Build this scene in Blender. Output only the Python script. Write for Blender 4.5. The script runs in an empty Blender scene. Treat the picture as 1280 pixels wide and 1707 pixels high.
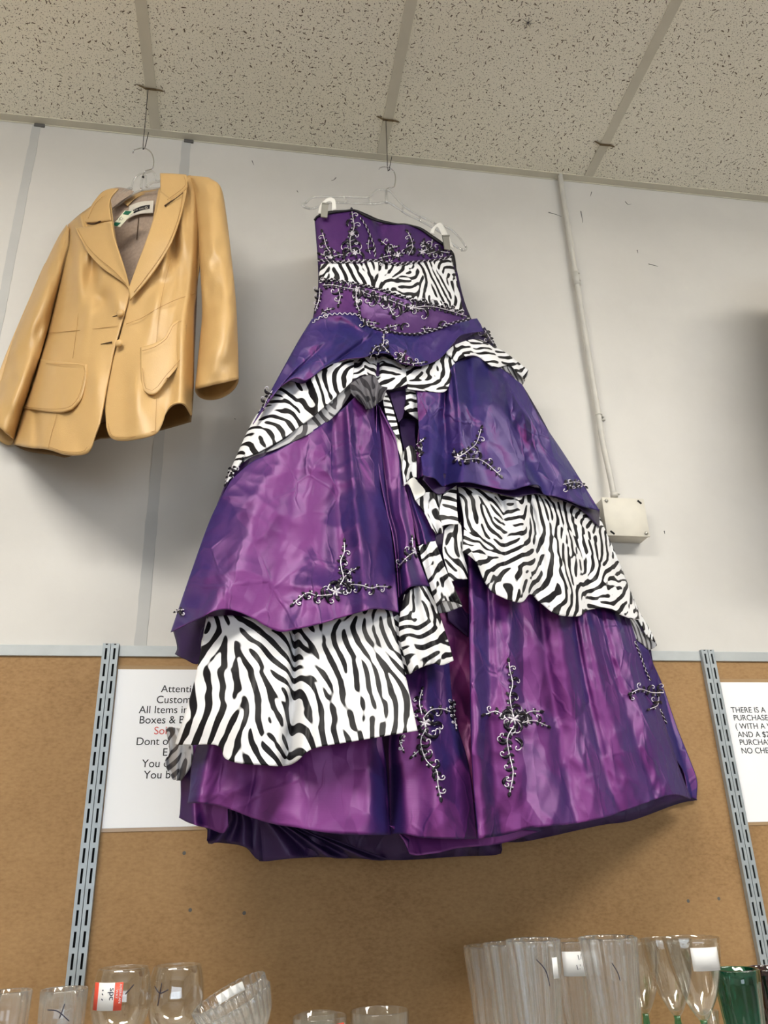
import bpy, bmesh, math, random
import numpy as np
from mathutils import Vector, Matrix
from mathutils.bvhtree import BVHTree

rng = random.Random(7)
PI = math.pi
S = bpy.context.scene
COL = S.collection

# ------------------------------------------------------------------ camera
CAM = np.array([0.0, -1.5723, 1.55])
FPX, CX, CY = 1344.0, 640.0, 853.5
_u = np.array([-101.0, -3088.0, FPX]); _u /= np.linalg.norm(_u)
_r = np.array([8386.0, 311.0, FPX]); _r -= _u * _r.dot(_u); _r /= np.linalg.norm(_r)
_n = np.cross(_r, _u)
if _n[2] < 0: _n = -_n
MW = np.array([_r, _n, _u])            # image frame (right, down, forward) -> room frame
cam = bpy.data.cameras.new('camera')
cam_ob = bpy.data.objects.new('camera', cam); COL.objects.link(cam_ob)
cam.sensor_fit = 'VERTICAL'; cam.sensor_height = 36.0; cam.lens = 36.0 * FPX / 1707.0
cam.clip_start = 0.02
right = MW @ np.array([1, 0, 0]); up = MW @ np.array([0, -1, 0]); back = MW @ np.array([0, 0, -1])
cam_ob.matrix_world = Matrix(((right[0], up[0], back[0], CAM[0]), (right[1], up[1], back[1], CAM[1]),
                              (right[2], up[2], back[2], CAM[2]), (0, 0, 0, 1)))
S.camera = cam_ob

# ------------------------------------------------------------------ world, exposure, lamp levels
wd = bpy.data.worlds.new('world'); S.world = wd; wd.use_nodes = True
wd.node_tree.nodes['Background'].inputs[0].default_value = (0.75, 0.85, 1.0, 1)
wd.node_tree.nodes['Background'].inputs[1].default_value = 1.0
S.view_settings.view_transform = 'Standard'
S.view_settings.look = 'None'
S.view_settings.gamma = 1.0
S.view_settings.use_curve_mapping = False
S.view_settings.exposure = 0.12
LAMP = 36.0          # wrap lenses of the ceiling lights
DAYLIGHT = 60.0     # shop window, watts
ZC = 3.2713          # ceiling height
RX0, RX1, RY0 = -3.2, 4.6, -7.0
day = bpy.data.lights.new('daylight', 'AREA'); day.shape = 'RECTANGLE'; day.size = 5.4; day.size_y = 2.0
day.energy = DAYLIGHT; day.color = (0.80, 0.90, 1.0)
day_ob = bpy.data.objects.new('daylight', day); COL.objects.link(day_ob)
day_ob.location = (0.7, RY0 + 0.12, 1.6); day_ob.rotation_euler = (PI / 2, 0, 0)

# ------------------------------------------------------------------ numbers: rays, noise, splines
def rays(px, py):
    p = np.stack([np.asarray(px, float) - CX, np.asarray(py, float) - CY, np.full(np.shape(px), FPX)], -1)
    d = p @ MW.T
    return d / np.linalg.norm(d, axis=-1, keepdims=True)

def on_wall(px, py, y=0.0):
    d = rays(px, py); return CAM + d * ((y - CAM[1]) / d[..., 1])[..., None]

def on_ceiling(px, py, z=ZC):
    d = rays(px, py); return CAM + d * ((z - CAM[2]) / d[..., 2])[..., None]

class Hang:                            # the upright plane a garment hangs in
    def __init__(s, ox, oy, deg):
        a = math.radians(deg); s.o = np.array([ox, oy, 0.0])
        s.t = np.array([math.cos(a), math.sin(a), 0]); s.n = np.array([math.sin(a), -math.cos(a), 0])
    def at(s, px, py, off, ymax=-0.014):
        d = rays(px, py); off = np.broadcast_to(np.asarray(off, float), d.shape[:-1])
        k = (((s.o - CAM) @ s.n) + off) / (d @ s.n)
        p = CAM + d * k[..., None]
        k2 = (ymax - CAM[1]) / d[..., 1]
        return np.where((p[..., 1] > ymax)[..., None], CAM + d * k2[..., None], p)

def _hash(i, j, seed):
    h = (i * 374761393 + j * 668265263 + seed * 974711) & 0xffffffff
    h = ((h ^ (h >> 13)) * 1274126177) & 0xffffffff
    return ((h ^ (h >> 16)) & 0xffff) / 65535.0

def vnoise(x, y, seed=0):
    x = np.asarray(x, float); y = np.asarray(y, float)
    i = np.floor(x).astype(np.int64); j = np.floor(y).astype(np.int64)
    fx = x - i; fy = y - j
    fx = fx * fx * fx * (fx * (fx * 6 - 15) + 10); fy = fy * fy * fy * (fy * (fy * 6 - 15) + 10)
    a = _hash(i, j, seed); b = _hash(i + 1, j, seed); c = _hash(i, j + 1, seed); d = _hash(i + 1, j + 1, seed)
    return (a * (1 - fx) + b * fx) * (1 - fy) + (c * (1 - fx) + d * fx) * fy

def crumple(x, y, seed=0, rot=0.5):
    c, s = math.cos(rot), math.sin(rot)
    a, b = c * x - s * y, s * x + c * y
    w = vnoise(a * 9, b * 9, seed + 5) - 0.5
    r = 0
    for k, (f, amp) in enumerate(((13, 1.0), (24, 0.55), (47, 0.25))):
        m = vnoise(a * f + w * 1.6, b * f * 0.8 + w * 1.1, seed + k)
        r = r + amp * (1 - np.abs(2 * m - 1))
    return r - 0.9

def spline(pts, n):
    """resample a polyline (k, d) smoothly at n+1 points, by arc length"""
    p = np.asarray(pts, float)
    if len(p) == 2:
        t = np.linspace(0, 1, n + 1)[:, None]; return p[0] * (1 - t) + p[1] * t
    e = np.vstack([2 * p[0] - p[1], p, 2 * p[-1] - p[-2]])
    out = []
    for i in range(1, len(e) - 2):
        t = np.linspace(0, 1, 12, endpoint=False)[:, None]
        a, b, c, d = e[i - 1], e[i], e[i + 1], e[i + 2]
        out.append(0.5 * ((2 * b) + (c - a) * t + (2 * a - 5 * b + 4 * c - d) * t ** 2 + (3 * b - a - 3 * c + d) * t ** 3))
    q = np.vstack(out + [p[-1:]])
    s = np.concatenate([[0], np.cumsum(np.linalg.norm(np.diff(q, axis=0), axis=1))])
    u = np.linspace(0, s[-1], n + 1)
    return np.stack([np.interp(u, s, q[:, k]) for k in range(q.shape[1])], 1)

# ------------------------------------------------------------------ object helpers
def tag(o, label=None, cat=None, group=None, kind=None):
    if label: o['label'] = label
    if cat: o['category'] = cat
    if group: o['group'] = group
    if kind: o['kind'] = kind
    return o

def thing(name, label, cat, loc=(0, 0, 0), group=None):
    o = bpy.data.objects.new(name, None); COL.objects.link(o)
    o.location = tuple(float(v) for v in loc); o.empty_display_size = 0.05
    return tag(o, label, cat, group)

def mesh_obj(name, verts, faces, mat, parent=None, smooth=True, uv=None, label=None):
    me = bpy.data.meshes.new(name)
    me.from_pydata([tuple(map(float, v)) for v in verts], [], faces)
    if uv is not None:
        l = me.uv_layers.new(name='UVMap')
        idx = np.zeros(len(me.loops), dtype=np.int32); me.loops.foreach_get('vertex_index', idx)
        l.data.foreach_set('uv', np.asarray(uv, float)[idx].ravel())
    me.polygons.foreach_set('use_smooth', [smooth] * len(me.polygons))
    for m in (mat if isinstance(mat, (list, tuple)) else [mat]): me.materials.append(m)
    o = bpy.data.objects.new(name, me); COL.objects.link(o)
    if parent is not None: put(o, parent)
    if label: o['label'] = label
    return o

def put(o, parent):
    o.parent = parent
    p = parent; loc = Vector((0, 0, 0))
    while p is not None: loc += p.location; p = p.parent
    o.data.transform(Matrix.Translation(-loc))

class MB:
    """collects shapes of one mesh"""
    def __init__(s): s.v = []; s.f = []; s.m = []; s.pieces = []
    def add(s, v, f, mi=0):
        s.pieces.append((v, f)); b = len(s.v); s.v += [tuple(map(float, q)) for q in v]; s.f += [tuple(b + i for i in q) for q in f]; s.m += [mi] * len(f)
        return s
    def box(s, lo, hi, bev=0.0, mi=0):
        bm = bmesh.new(); bmesh.ops.create_cube(bm, size=1)
        lo = Vector(lo); hi = Vector(hi)
        for v in bm.verts: v.co = Vector([(lo[k] + hi[k]) / 2 + v.co[k] * (hi[k] - lo[k]) for k in range(3)])
        if bev: bmesh.ops.bevel(bm, geom=bm.edges[:], offset=bev, segments=2, affect='EDGES', profile=0.5)
        bm.verts.index_update()
        s.add([v.co[:] for v in bm.verts], [[v.index for v in f.verts] for f in bm.faces], mi); bm.free(); return s
    def tube(s, pts, r, n=6, mi=0, cap=True):
        p = np.asarray(pts, float); k = len(p)
        rr = np.broadcast_to(np.asarray(r, float), (k,))
        t = np.gradient(p, axis=0); t /= np.linalg.norm(t, axis=1, keepdims=True) + 1e-12
        a = np.array([0, 0, 1.0]) if abs(t[0][2]) < 0.9 else np.array([1.0, 0, 0])
        u = np.cross(t[0], a); u /= np.linalg.norm(u)
        vs = []
        for i in range(k):
            u = u - t[i] * u.dot(t[i]); u /= np.linalg.norm(u) + 1e-12; w = np.cross(t[i], u)
            for j in range(n):
                q = 2 * PI * j / n; vs.append(p[i] + rr[i] * (math.cos(q) * u + math.sin(q) * w))
        fs = [(i * n + j, i * n + (j + 1) % n, (i + 1) * n + (j + 1) % n, (i + 1) * n + j) for i in range(k - 1) for j in range(n)]
        if cap: fs += [tuple(range(n - 1, -1, -1)), tuple((k - 1) * n + j for j in range(n))]
        return s.add(vs, fs, mi)
    def ball(s, c, r, n=6, m=4, mi=0, sc=(1, 1, 1)):
        vs = [(c[0], c[1], c[2] + r * sc[2])]
        for i in range(1, m):
            a = PI * i / m
            for j in range(n):
                b = 2 * PI * j / n
                vs.append((c[0] + r * sc[0] * math.sin(a) * math.cos(b), c[1] + r * sc[1] * math.sin(a) * math.sin(b), c[2] + r * sc[2] * math.cos(a)))
        vs.append((c[0], c[1], c[2] - r * sc[2])); L = len(vs) - 1
        fs = [(0, 1 + j, 1 + (j + 1) % n) for j in range(n)]
        for i in range(m - 2):
            for j in range(n): fs.append((1 + i * n + j, 1 + (i + 1) * n + j, 1 + (i + 1) * n + (j + 1) % n, 1 + i * n + (j + 1) % n))
        fs += [(L, 1 + (m - 2) * n + (j + 1) % n, 1 + (m - 2) * n + j) for j in range(n)]
        return s.add(vs, fs, mi)
    def obj(s, name, mat, parent=None, smooth=True, label=None):
        o = mesh_obj(name, s.v, s.f, mat, parent, smooth, None, label)
        if isinstance(mat, (list, tuple)) and len(mat) > 1: o.data.polygons.foreach_set('material_index', s.m)
        return o

def flat_edges(o):
    o.data.set_sharp_from_angle(angle=0.6); return o

# ------------------------------------------------------------------ materials
def new_mat(name):
    m = bpy.data.materials.new(name); m.use_nodes = True
    return m, m.node_tree, m.node_tree.nodes['Principled BSDF']

def nd(t, typ, **kw):
    n = t.nodes.new(typ)
    for k, v in kw.items():
        if k.startswith('i_'):
            key = k[2:]; n.inputs[int(key) if key.isdigit() else key.replace('_', ' ')].default_value = v
        else: setattr(n, k, v)
    return n

def ramp(t, stops, interp='LINEAR'):
    n = t.nodes.new('ShaderNodeValToRGB'); n.color_ramp.interpolation = interp
    e = n.color_ramp.elements
    while len(e) < len(stops): e.new(0.5)
    for q, (p, c) in zip(e, stops): q.position = p; q.color = (*c, 1) if len(c) == 3 else c
    return n

def srgb(r, g, b):
    return tuple((c / 255 / 12.92) if c <= 10 else ((c / 255 + 0.055) / 1.055) ** 2.4 for c in (r, g, b))

def plain(name, c, rough=0.5, metal=0.0, var=0.06, scale=30.0, bump=0.0, bscale=200.0, **kw):
    m, t, p = new_mat(name)
    tc = nd(t, 'ShaderNodeTexCoord')
    nz = nd(t, 'ShaderNodeTexNoise', i_Scale=scale, i_Detail=4.0); t.links.new(tc.outputs['Object'], nz.inputs['Vector'])
    r = ramp(t, [(0.3, tuple(v * (1 - var) for v in c)), (0.7, tuple(min(1, v * (1 + var)) for v in c))])
    t.links.new(nz.outputs['Fac'], r.inputs[0]); t.links.new(r.outputs[0], p.inputs['Base Color'])
    p.inputs['Roughness'].default_value = rough; p.inputs['Metallic'].default_value = metal
    for k, v in kw.items(): p.inputs[k.replace('_', ' ')].default_value = v
    if bump:
        n2 = nd(t, 'ShaderNodeTexNoise', i_Scale=bscale, i_Detail=3.0); t.links.new(tc.outputs['Object'], n2.inputs['Vector'])
        b = nd(t, 'ShaderNodeBump', i_Strength=bump, i_Distance=0.002); t.links.new(n2.outputs['Fac'], b.inputs['Height'])
        t.links.new(b.outputs[0], p.inputs['Normal'])
    return m

def math_node(t, op, a, b=None, c=None):
    n = nd(t, 'ShaderNodeMath', operation=op)
    for i, v in enumerate((a, b, c)):
        if v is None: continue
        if isinstance(v, (int, float)): n.inputs[i].default_value = v
        else: t.links.new(v, n.inputs[i])
    return n.outputs[0]

def taffeta(name, stops, rough=0.46, metal=0.16, crease=0.46):
    m, t, p = new_mat(name)
    tc = nd(t, 'ShaderNodeTexCoord'); ge = nd(t, 'ShaderNodeNewGeometry')
    wn = nd(t, 'ShaderNodeTexNoise', i_Scale=9.0, i_Detail=3.0); t.links.new(tc.outputs['UV'], wn.inputs['Vector'])
    mx = nd(t, 'ShaderNodeMix', data_type='VECTOR'); mx.inputs['Factor'].default_value = 0.05
    t.links.new(tc.outputs['UV'], mx.inputs[4]); t.links.new(wn.outputs['Color'], mx.inputs[5])
    # crushed facets: every facet leans its own way
    nrm = ge.outputs['Normal']
    for scale, rot, st, k, sm in ((8.0, 0.5, 0.50, crease, 0.16), (17.0, -0.7, 0.38, crease * 0.9, 0.08), (36.0, 0.9, 0.45, crease * 0.45, 0.06)):
        mp = nd(t, 'ShaderNodeMapping'); mp.inputs['Rotation'].default_value = (0, 0, rot); mp.inputs['Scale'].default_value = (1, st, 1)
        t.links.new(mx.outputs[1], mp.inputs['Vector'])
        v = nd(t, 'ShaderNodeTexVoronoi', voronoi_dimensions='2D', feature='SMOOTH_F1', i_Scale=scale, i_Smoothness=sm); t.links.new(mp.outputs[0], v.inputs['Vector'])
        a = nd(t, 'ShaderNodeVectorMath', operation='SUBTRACT'); t.links.new(v.outputs['Color'], a.inputs[0]); a.inputs[1].default_value = (0.5, 0.5, 0.5)
        b = nd(t, 'ShaderNodeVectorMath', operation='MULTIPLY_ADD'); t.links.new(a.outputs[0], b.inputs[0]); b.inputs[1].default_value = (k, k, k); t.links.new(nrm, b.inputs[2])
        nrm = b.outputs[0]
    no = nd(t, 'ShaderNodeVectorMath', operation='NORMALIZE'); t.links.new(nrm, no.inputs[0])
    # thin crease lines, only here and there
    msk = nd(t, 'ShaderNodeTexNoise', i_Scale=6.0, i_Detail=2.0); t.links.new(tc.outputs['UV'], msk.inputs['Vector'])
    mr = ramp(t, [(0.42, (0, 0, 0)), (0.62, (1, 1, 1))]); t.links.new(msk.outputs['Fac'], mr.inputs[0])
    hs = None
    for scale, rot, st in ((11.0, 0.9, 0.45), (24.0, -0.4, 0.5)):
        mp = nd(t, 'ShaderNodeMapping'); mp.inputs['Rotation'].default_value = (0, 0, rot); mp.inputs['Scale'].default_value = (1, st, 1)
        t.links.new(mx.outputs[1], mp.inputs['Vector'])
        v = nd(t, 'ShaderNodeTexVoronoi', voronoi_dimensions='2D', feature='DISTANCE_TO_EDGE', i_Scale=scale); t.links.new(mp.outputs[0], v.inputs['Vector'])
        q = ramp(t, [(0.0, (1, 1, 1)), (0.07, (0.15, 0.15, 0.15)), (0.16, (0, 0, 0))], 'EASE'); t.links.new(v.outputs['Distance'], q.inputs[0])
        hs = q.outputs[0] if hs is None else math_node(t, 'MULTIPLY_ADD', q.outputs[0], 0.6, hs)
    cb = nd(t, 'ShaderNodeBump', i_Strength=min(1.0, crease * 1.5), i_Distance=0.0022)
    t.links.new(math_node(t, 'MULTIPLY', hs, mr.outputs[0]), cb.inputs['Height']); t.links.new(no.outputs[0], cb.inputs['Normal']); no = cb
    # slubs of the cloth
    mp = nd(t, 'ShaderNodeMapping'); mp.inputs['Scale'].default_value = (40, 700, 1); t.links.new(tc.outputs['UV'], mp.inputs['Vector'])
    sl = nd(t, 'ShaderNodeTexNoise', i_Scale=1.0, i_Detail=2.0); t.links.new(mp.outputs[0], sl.inputs['Vector'])
    b2 = nd(t, 'ShaderNodeBump', i_Strength=0.12, i_Distance=0.001)
    t.links.new(sl.outputs['Fac'], b2.inputs['Height']); t.links.new(no.outputs[0], b2.inputs['Normal'])
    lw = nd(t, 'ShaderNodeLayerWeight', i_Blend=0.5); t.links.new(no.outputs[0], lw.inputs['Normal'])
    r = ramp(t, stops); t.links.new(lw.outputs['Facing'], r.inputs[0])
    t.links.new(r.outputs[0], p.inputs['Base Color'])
    p.inputs['Metallic'].default_value = metal; p.inputs['Roughness'].default_value = rough
    t.links.new(b2.outputs[0], p.inputs['Normal'])
    return m

def zebra(name, white, black, rough=0.45, scale=1.0):
    m, t, p = new_mat(name)
    tc = nd(t, 'ShaderNodeTexCoord')
    wn = nd(t, 'ShaderNodeTexNoise', i_Scale=5.0 * scale, i_Detail=1.0); t.links.new(tc.outputs['UV'], wn.inputs['Vector'])
    # stripe heading wanders across the cloth
    ang = math_node(t, 'MULTIPLY', math_node(t, 'SUBTRACT', wn.outputs['Fac'], 0.5), 7.5)
    w2 = nd(t, 'ShaderNodeTexNoise', i_Scale=40.0 * scale, i_Detail=1.0); t.links.new(tc.outputs['UV'], w2.inputs['Vector'])
    g = nd(t, 'ShaderNodeTexGabor'); g.inputs['Scale'].default_value = 25.0 * scale; g.inputs['Frequency'].default_value = 2.25
    g.inputs['Anisotropy'].default_value = 0.97
    t.links.new(tc.outputs['UV'], g.inputs['Vector'])
    t.links.new(ang, [i for i in g.inputs if i.name == 'Orientation' and i.type == 'VALUE'][0])
    h = math_node(t, 'ADD', g.outputs['Value'], math_node(t, 'MULTIPLY', math_node(t, 'SUBTRACT', w2.outputs['Fac'], 0.5), 0.28))
    r = ramp(t, [(0.0, black), (0.462, black), (0.486, white), (1.0, white)])
    t.links.new(h, r.inputs[0]); t.links.new(r.outputs[0], p.inputs['Base Color'])
    p.inputs['Roughness'].default_value = rough; p.inputs['Specular IOR Level'].default_value = 0.25
    cr = nd(t, 'ShaderNodeTexVoronoi', feature='F1', i_Scale=22.0); t.links.new(tc.outputs['UV'], cr.inputs['Vector'])
    b = nd(t, 'ShaderNodeBump', i_Strength=0.25, i_Distance=0.008); t.links.new(cr.outputs['Distance'], b.inputs['Height'])
    t.links.new(b.outputs[0], p.inputs['Normal'])
    return m

def glass_mat(name, c, rough=0.03, film=0.10, edge=0.75, haze=0.0, bend=0.0):
    """thin clear glass: what lies behind shows through, the room glints on it, more so at glancing angles"""
    m, t, p = new_mat(name)
    tc = nd(t, 'ShaderNodeTexCoord')
    n = nd(t, 'ShaderNodeTexNoise', i_Scale=45.0); t.links.new(tc.outputs['Object'], n.inputs['Vector'])
    b = nd(t, 'ShaderNodeBump', i_Strength=0.12, i_Distance=0.003); t.links.new(n.outputs['Fac'], b.inputs['Height'])
    tr = nd(t, 'ShaderNodeBsdfTransparent'); tr.inputs[0].default_value = (*c, 1)
    gl = nd(t, 'ShaderNodeBsdfGlossy'); gl.inputs['Roughness'].default_value = rough; t.links.new(b.outputs[0], gl.inputs['Normal'])
    gl.inputs['Color'].default_value = (1, 1, 1, 1)
    lw = nd(t, 'ShaderNodeLayerWeight', i_Blend=0.5); t.links.new(b.outputs[0], lw.inputs['Normal'])
    f = math_node(t, 'MULTIPLY_ADD', math_node(t, 'POWER', lw.outputs['Facing'], 3.0), edge, film)
    mx = nd(t, 'ShaderNodeMixShader'); t.links.new(f, mx.inputs[0]); t.links.new(tr.outputs[0], mx.inputs[1]); t.links.new(gl.outputs[0], mx.inputs[2])
    if bend:
        rf = nd(t, 'ShaderNodeBsdfGlass', i_Roughness=0.01, i_IOR=1.46); t.links.new(b.outputs[0], rf.inputs['Normal'])
        m3 = nd(t, 'ShaderNodeMixShader'); m3.inputs[0].default_value = bend; t.links.new(mx.outputs[0], m3.inputs[1]); t.links.new(rf.outputs[0], m3.inputs[2]); mx = m3
    df = nd(t, 'ShaderNodeBsdfDiffuse'); df.inputs[0].default_value = (0.85, 0.86, 0.87, 1)
    m2 = nd(t, 'ShaderNodeMixShader'); m2.inputs[0].default_value = haze; t.links.new(mx.outputs[0], m2.inputs[1]); t.links.new(df.outputs[0], m2.inputs[2])
    t.links.new(m2.outputs[0], t.nodes['Material Output'].inputs['Surface'])
    return m

def ceiling_mat():
    m, t, p = new_mat('fissured ceiling tile')
    tc = nd(t, 'ShaderNodeTexCoord')
    def dashes(scale, ln, wd_, keep, seed):
        mp = nd(t, 'ShaderNodeMapping'); mp.inputs['Location'].default_value = (seed, seed * 1.7, 0)
        t.links.new(tc.outputs['Object'], mp.inputs['Vector'])
        nz = nd(t, 'ShaderNodeTexNoise', i_Scale=110.0, i_Detail=1.0); t.links.new(mp.outputs[0], nz.inputs['Vector'])
        mx = nd(t, 'ShaderNodeMix', data_type='VECTOR'); mx.inputs['Factor'].default_value = 0.007
        t.links.new(mp.outputs[0], mx.inputs[4]); t.links.new(nz.outputs['Color'], mx.inputs[5])
        v = nd(t, 'ShaderNodeTexVoronoi', voronoi_dimensions='2D', i_Scale=scale); t.links.new(mx.outputs[1], v.inputs['Vector'])
        d = nd(t, 'ShaderNodeVectorMath', operation='SUBTRACT'); t.links.new(mx.outputs[1], d.inputs[0]); t.links.new(v.outputs['Position'], d.inputs[1])
        sc = nd(t, 'ShaderNodeSeparateColor'); t.links.new(v.outputs['Color'], sc.inputs[0])
        vr = nd(t, 'ShaderNodeVectorRotate', rotation_type='Z_AXIS'); t.links.new(d.outputs[0], vr.inputs['Vector'])
        t.links.new(math_node(t, 'MULTIPLY', sc.outputs[0], 6.28), vr.inputs['Angle'])
        sx = nd(t, 'ShaderNodeSeparateXYZ'); t.links.new(vr.outputs[0], sx.inputs[0])
        L = math_node(t, 'MULTIPLY', sc.outputs[1], ln)
        a = math_node(t, 'LESS_THAN', math_node(t, 'ABSOLUTE', sx.outputs[0]), L)
        b = math_node(t, 'LESS_THAN', math_node(t, 'ABSOLUTE', sx.outputs[1]), wd_)
        k = math_node(t, 'LESS_THAN', sc.outputs[2], keep)
        return math_node(t, 'MULTIPLY', math_node(t, 'MULTIPLY', a, b), k)
    f = math_node(t, 'MAXIMUM', dashes(72, 0.0050, 0.0010, 0.62, 0.0), dashes(120, 0.0013, 0.0008, 0.9, 3.1))
    f = math_node(t, 'MAXIMUM', f, dashes(210, 0.0007, 0.0005, 0.95, 5.3))
    nz = nd(t, 'ShaderNodeTexNoise', i_Scale=2.0, i_Detail=3.0); t.links.new(tc.outputs['Object'], nz.inputs['Vector'])
    base = ramp(t, [(0.3, srgb(247, 242, 224)), (0.7, srgb(251, 247, 232))]); t.links.new(nz.outputs['Fac'], base.inputs[0])
    mx = nd(t, 'ShaderNodeMix', data_type='RGBA'); t.links.new(f, mx.inputs[0]); t.links.new(base.outputs[0], mx.inputs[6])
    mx.inputs[7].default_value = (*srgb(110, 96, 76), 1)
    t.links.new(mx.outputs[2], p.inputs['Base Color']); p.inputs['Roughness'].default_value = 0.95
    b = nd(t, 'ShaderNodeBump', i_Strength=0.6, i_Distance=0.003, invert=True); t.links.new(f, b.inputs['Height']); t.links.new(b.outputs[0], p.inputs['Normal'])
    return m

def hardboard_mat():
    m, t, p = new_mat('brown hardboard')
    tc = nd(t, 'ShaderNodeTexCoord')
    a = nd(t, 'ShaderNodeTexNoise', i_Scale=3.0, i_Detail=6.0, i_Roughness=0.7); t.links.new(tc.outputs['Object'], a.inputs['Vector'])
    mp = nd(t, 'ShaderNodeMapping'); mp.inputs['Scale'].default_value = (130, 130, 230); t.links.new(tc.outputs['Object'], mp.inputs['Vector'])
    b = nd(t, 'ShaderNodeTexNoise', i_Scale=1.0, i_Detail=3.0); t.links.new(mp.outputs[0], b.inputs['Vector'])
    h = math_node(t, 'MULTIPLY_ADD', b.outputs['Fac'], 0.45, math_node(t, 'MULTIPLY', a.outputs['Fac'], 0.6))
    r = ramp(t, [(0.32, srgb(138, 106, 70)), (0.5, srgb(160, 126, 86)), (0.72, srgb(175, 141, 99))]); t.links.new(h, r.inputs[0])
    t.links.new(r.outputs[0], p.inputs['Base Color']); p.inputs['Roughness'].default_value = 0.7
    p.inputs['Specular IOR Level'].default_value = 0.25
    return m

def wall_mat():
    m, t, p = new_mat('white painted wall board')
    tc = nd(t, 'ShaderNodeTexCoord')
    a = nd(t, 'ShaderNodeTexNoise', i_Scale=1.7, i_Detail=6.0, i_Roughness=0.65); t.links.new(tc.outputs['Object'], a.inputs['Vector'])
    r = ramp(t, [(0.3, srgb(205, 202, 197)), (0.6, srgb(216, 213, 208))]); t.links.new(a.outputs['Fac'], r.inputs[0])
    # a few grey scuffs
    mp = nd(t, 'ShaderNodeMapping'); mp.inputs['Scale'].default_value = (5, 5, 16); mp.inputs['Rotation'].default_value = (0, 0.5, 0)
    t.links.new(tc.outputs['Object'], mp.inputs['Vector'])
    s = nd(t, 'ShaderNodeTexNoise', i_Scale=1.6, i_Detail=8.0, i_Roughness=0.75); t.links.new(mp.outputs[0], s.inputs['Vector'])
    sr = ramp(t, [(0.70, (0, 0, 0)), (0.78, (0.35, 0.35, 0.35))]); t.links.new(s.outputs['Fac'], sr.inputs[0])
    mx = nd(t, 'ShaderNodeMix', data_type='RGBA'); t.links.new(sr.outputs[0], mx.inputs[0]); t.links.new(r.outputs[0], mx.inputs[6])
    mx.inputs[7].default_value = (*srgb(150, 148, 148), 1)
    t.links.new(mx.outputs[2], p.inputs['Base Color']); p.inputs['Roughness'].default_value = 0.55
    n = nd(t, 'ShaderNodeTexNoise', i_Scale=260.0, i_Detail=2.0); t.links.new(tc.outputs['Object'], n.inputs['Vector'])
    b = nd(t, 'ShaderNodeBump', i_Strength=0.08, i_Distance=0.001); t.links.new(n.outputs['Fac'], b.inputs['Height']); t.links.new(b.outputs[0], p.inputs['Normal'])
    return m

def emit_mat(name, c, s):
    m, t, p = new_mat(name)
    p.inputs['Base Color'].default_value = (0.8, 0.8, 0.8, 1); p.inputs['Emission Color'].default_value = (*c, 1); p.inputs['Emission Strength'].default_value = s
    return m

M = {}
M['wall'] = wall_mat(); M['ceiling'] = ceiling_mat(); M['board'] = hardboard_mat()
M['room'] = plain('painted room wall', srgb(205, 200, 190), 0.8)
M['floor'] = plain('vinyl floor', srgb(150, 140, 128), 0.5, scale=6)
M['tbar'] = plain('aged enamelled grid steel', srgb(212, 207, 190), 0.5, scale=14, var=0.05)
M['seam'] = plain('grey seam strip', srgb(192, 192, 190), 0.7, scale=8)
M['notch'] = plain('dark seam gap', srgb(95, 93, 90), 0.8)
M['trim'] = plain('pale grey metal trim', srgb(186, 191, 192), 0.4, 0.25, scale=25)
M['upright'] = plain('grey enamelled shelf steel', srgb(172, 180, 184), 0.38, 0.3, scale=40, var=0.08)
M['slot'] = plain('black slot shade', srgb(22, 22, 22), 0.9)
M['pipe'] = plain('white painted conduit', srgb(206, 203, 195), 0.45, scale=30)
M['screw'] = plain('zinc screw', srgb(170, 168, 160), 0.35, 0.8)
M['boxp'] = plain('cream painted box', srgb(212, 207, 194), 0.45, scale=20)
M['paper'] = plain('white paper', srgb(251, 252, 255), 0.5, var=0.005)
M['laminate'] = plain('clear laminate film', srgb(170, 142, 108), 0.14, var=0.03)
M['ink'] = plain('black print', srgb(25, 25, 28), 0.7)
M['redink'] = plain('red print', srgb(214, 90, 84), 0.7)
M['wire'] = plain('dark steel wire', srgb(50, 46, 42), 0.5, 0.6)
M['chrome'] = plain('chromed hook wire', srgb(205, 205, 208), 0.18, 1.0, var=0.02)
M['hook'] = plain('brown spring clip', srgb(112, 94, 66), 0.5, 0.5)
M['acrylic'] = glass_mat('clear hanger plastic', (0.93, 0.93, 0.92), 0.10, 0.14, 0.8, haze=0.14)
M['ribbon'] = plain('white satin loop', srgb(240, 238, 232), 0.4)
M['clip'] = plain('grey plastic clip', srgb(150, 148, 140), 0.45)
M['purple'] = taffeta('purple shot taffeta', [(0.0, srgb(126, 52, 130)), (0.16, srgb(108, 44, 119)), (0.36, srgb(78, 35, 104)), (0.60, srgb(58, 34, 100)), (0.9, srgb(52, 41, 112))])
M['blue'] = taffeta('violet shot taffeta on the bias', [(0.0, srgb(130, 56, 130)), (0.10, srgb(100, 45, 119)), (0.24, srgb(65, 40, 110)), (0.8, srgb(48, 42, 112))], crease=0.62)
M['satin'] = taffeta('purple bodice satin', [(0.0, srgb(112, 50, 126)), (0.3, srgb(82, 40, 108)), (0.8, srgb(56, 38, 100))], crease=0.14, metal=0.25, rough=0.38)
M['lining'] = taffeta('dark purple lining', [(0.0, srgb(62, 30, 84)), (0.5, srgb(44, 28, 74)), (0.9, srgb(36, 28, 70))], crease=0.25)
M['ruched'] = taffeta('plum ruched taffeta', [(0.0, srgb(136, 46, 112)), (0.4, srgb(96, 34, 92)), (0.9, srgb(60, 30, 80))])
M['zebra'] = zebra('zebra print satin', srgb(246, 246, 248), srgb(20, 18, 22))
M['zsheer'] = zebra('charcoal sheer zebra cloth', srgb(104, 102, 108), srgb(48, 46, 52), 0.6)
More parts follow.
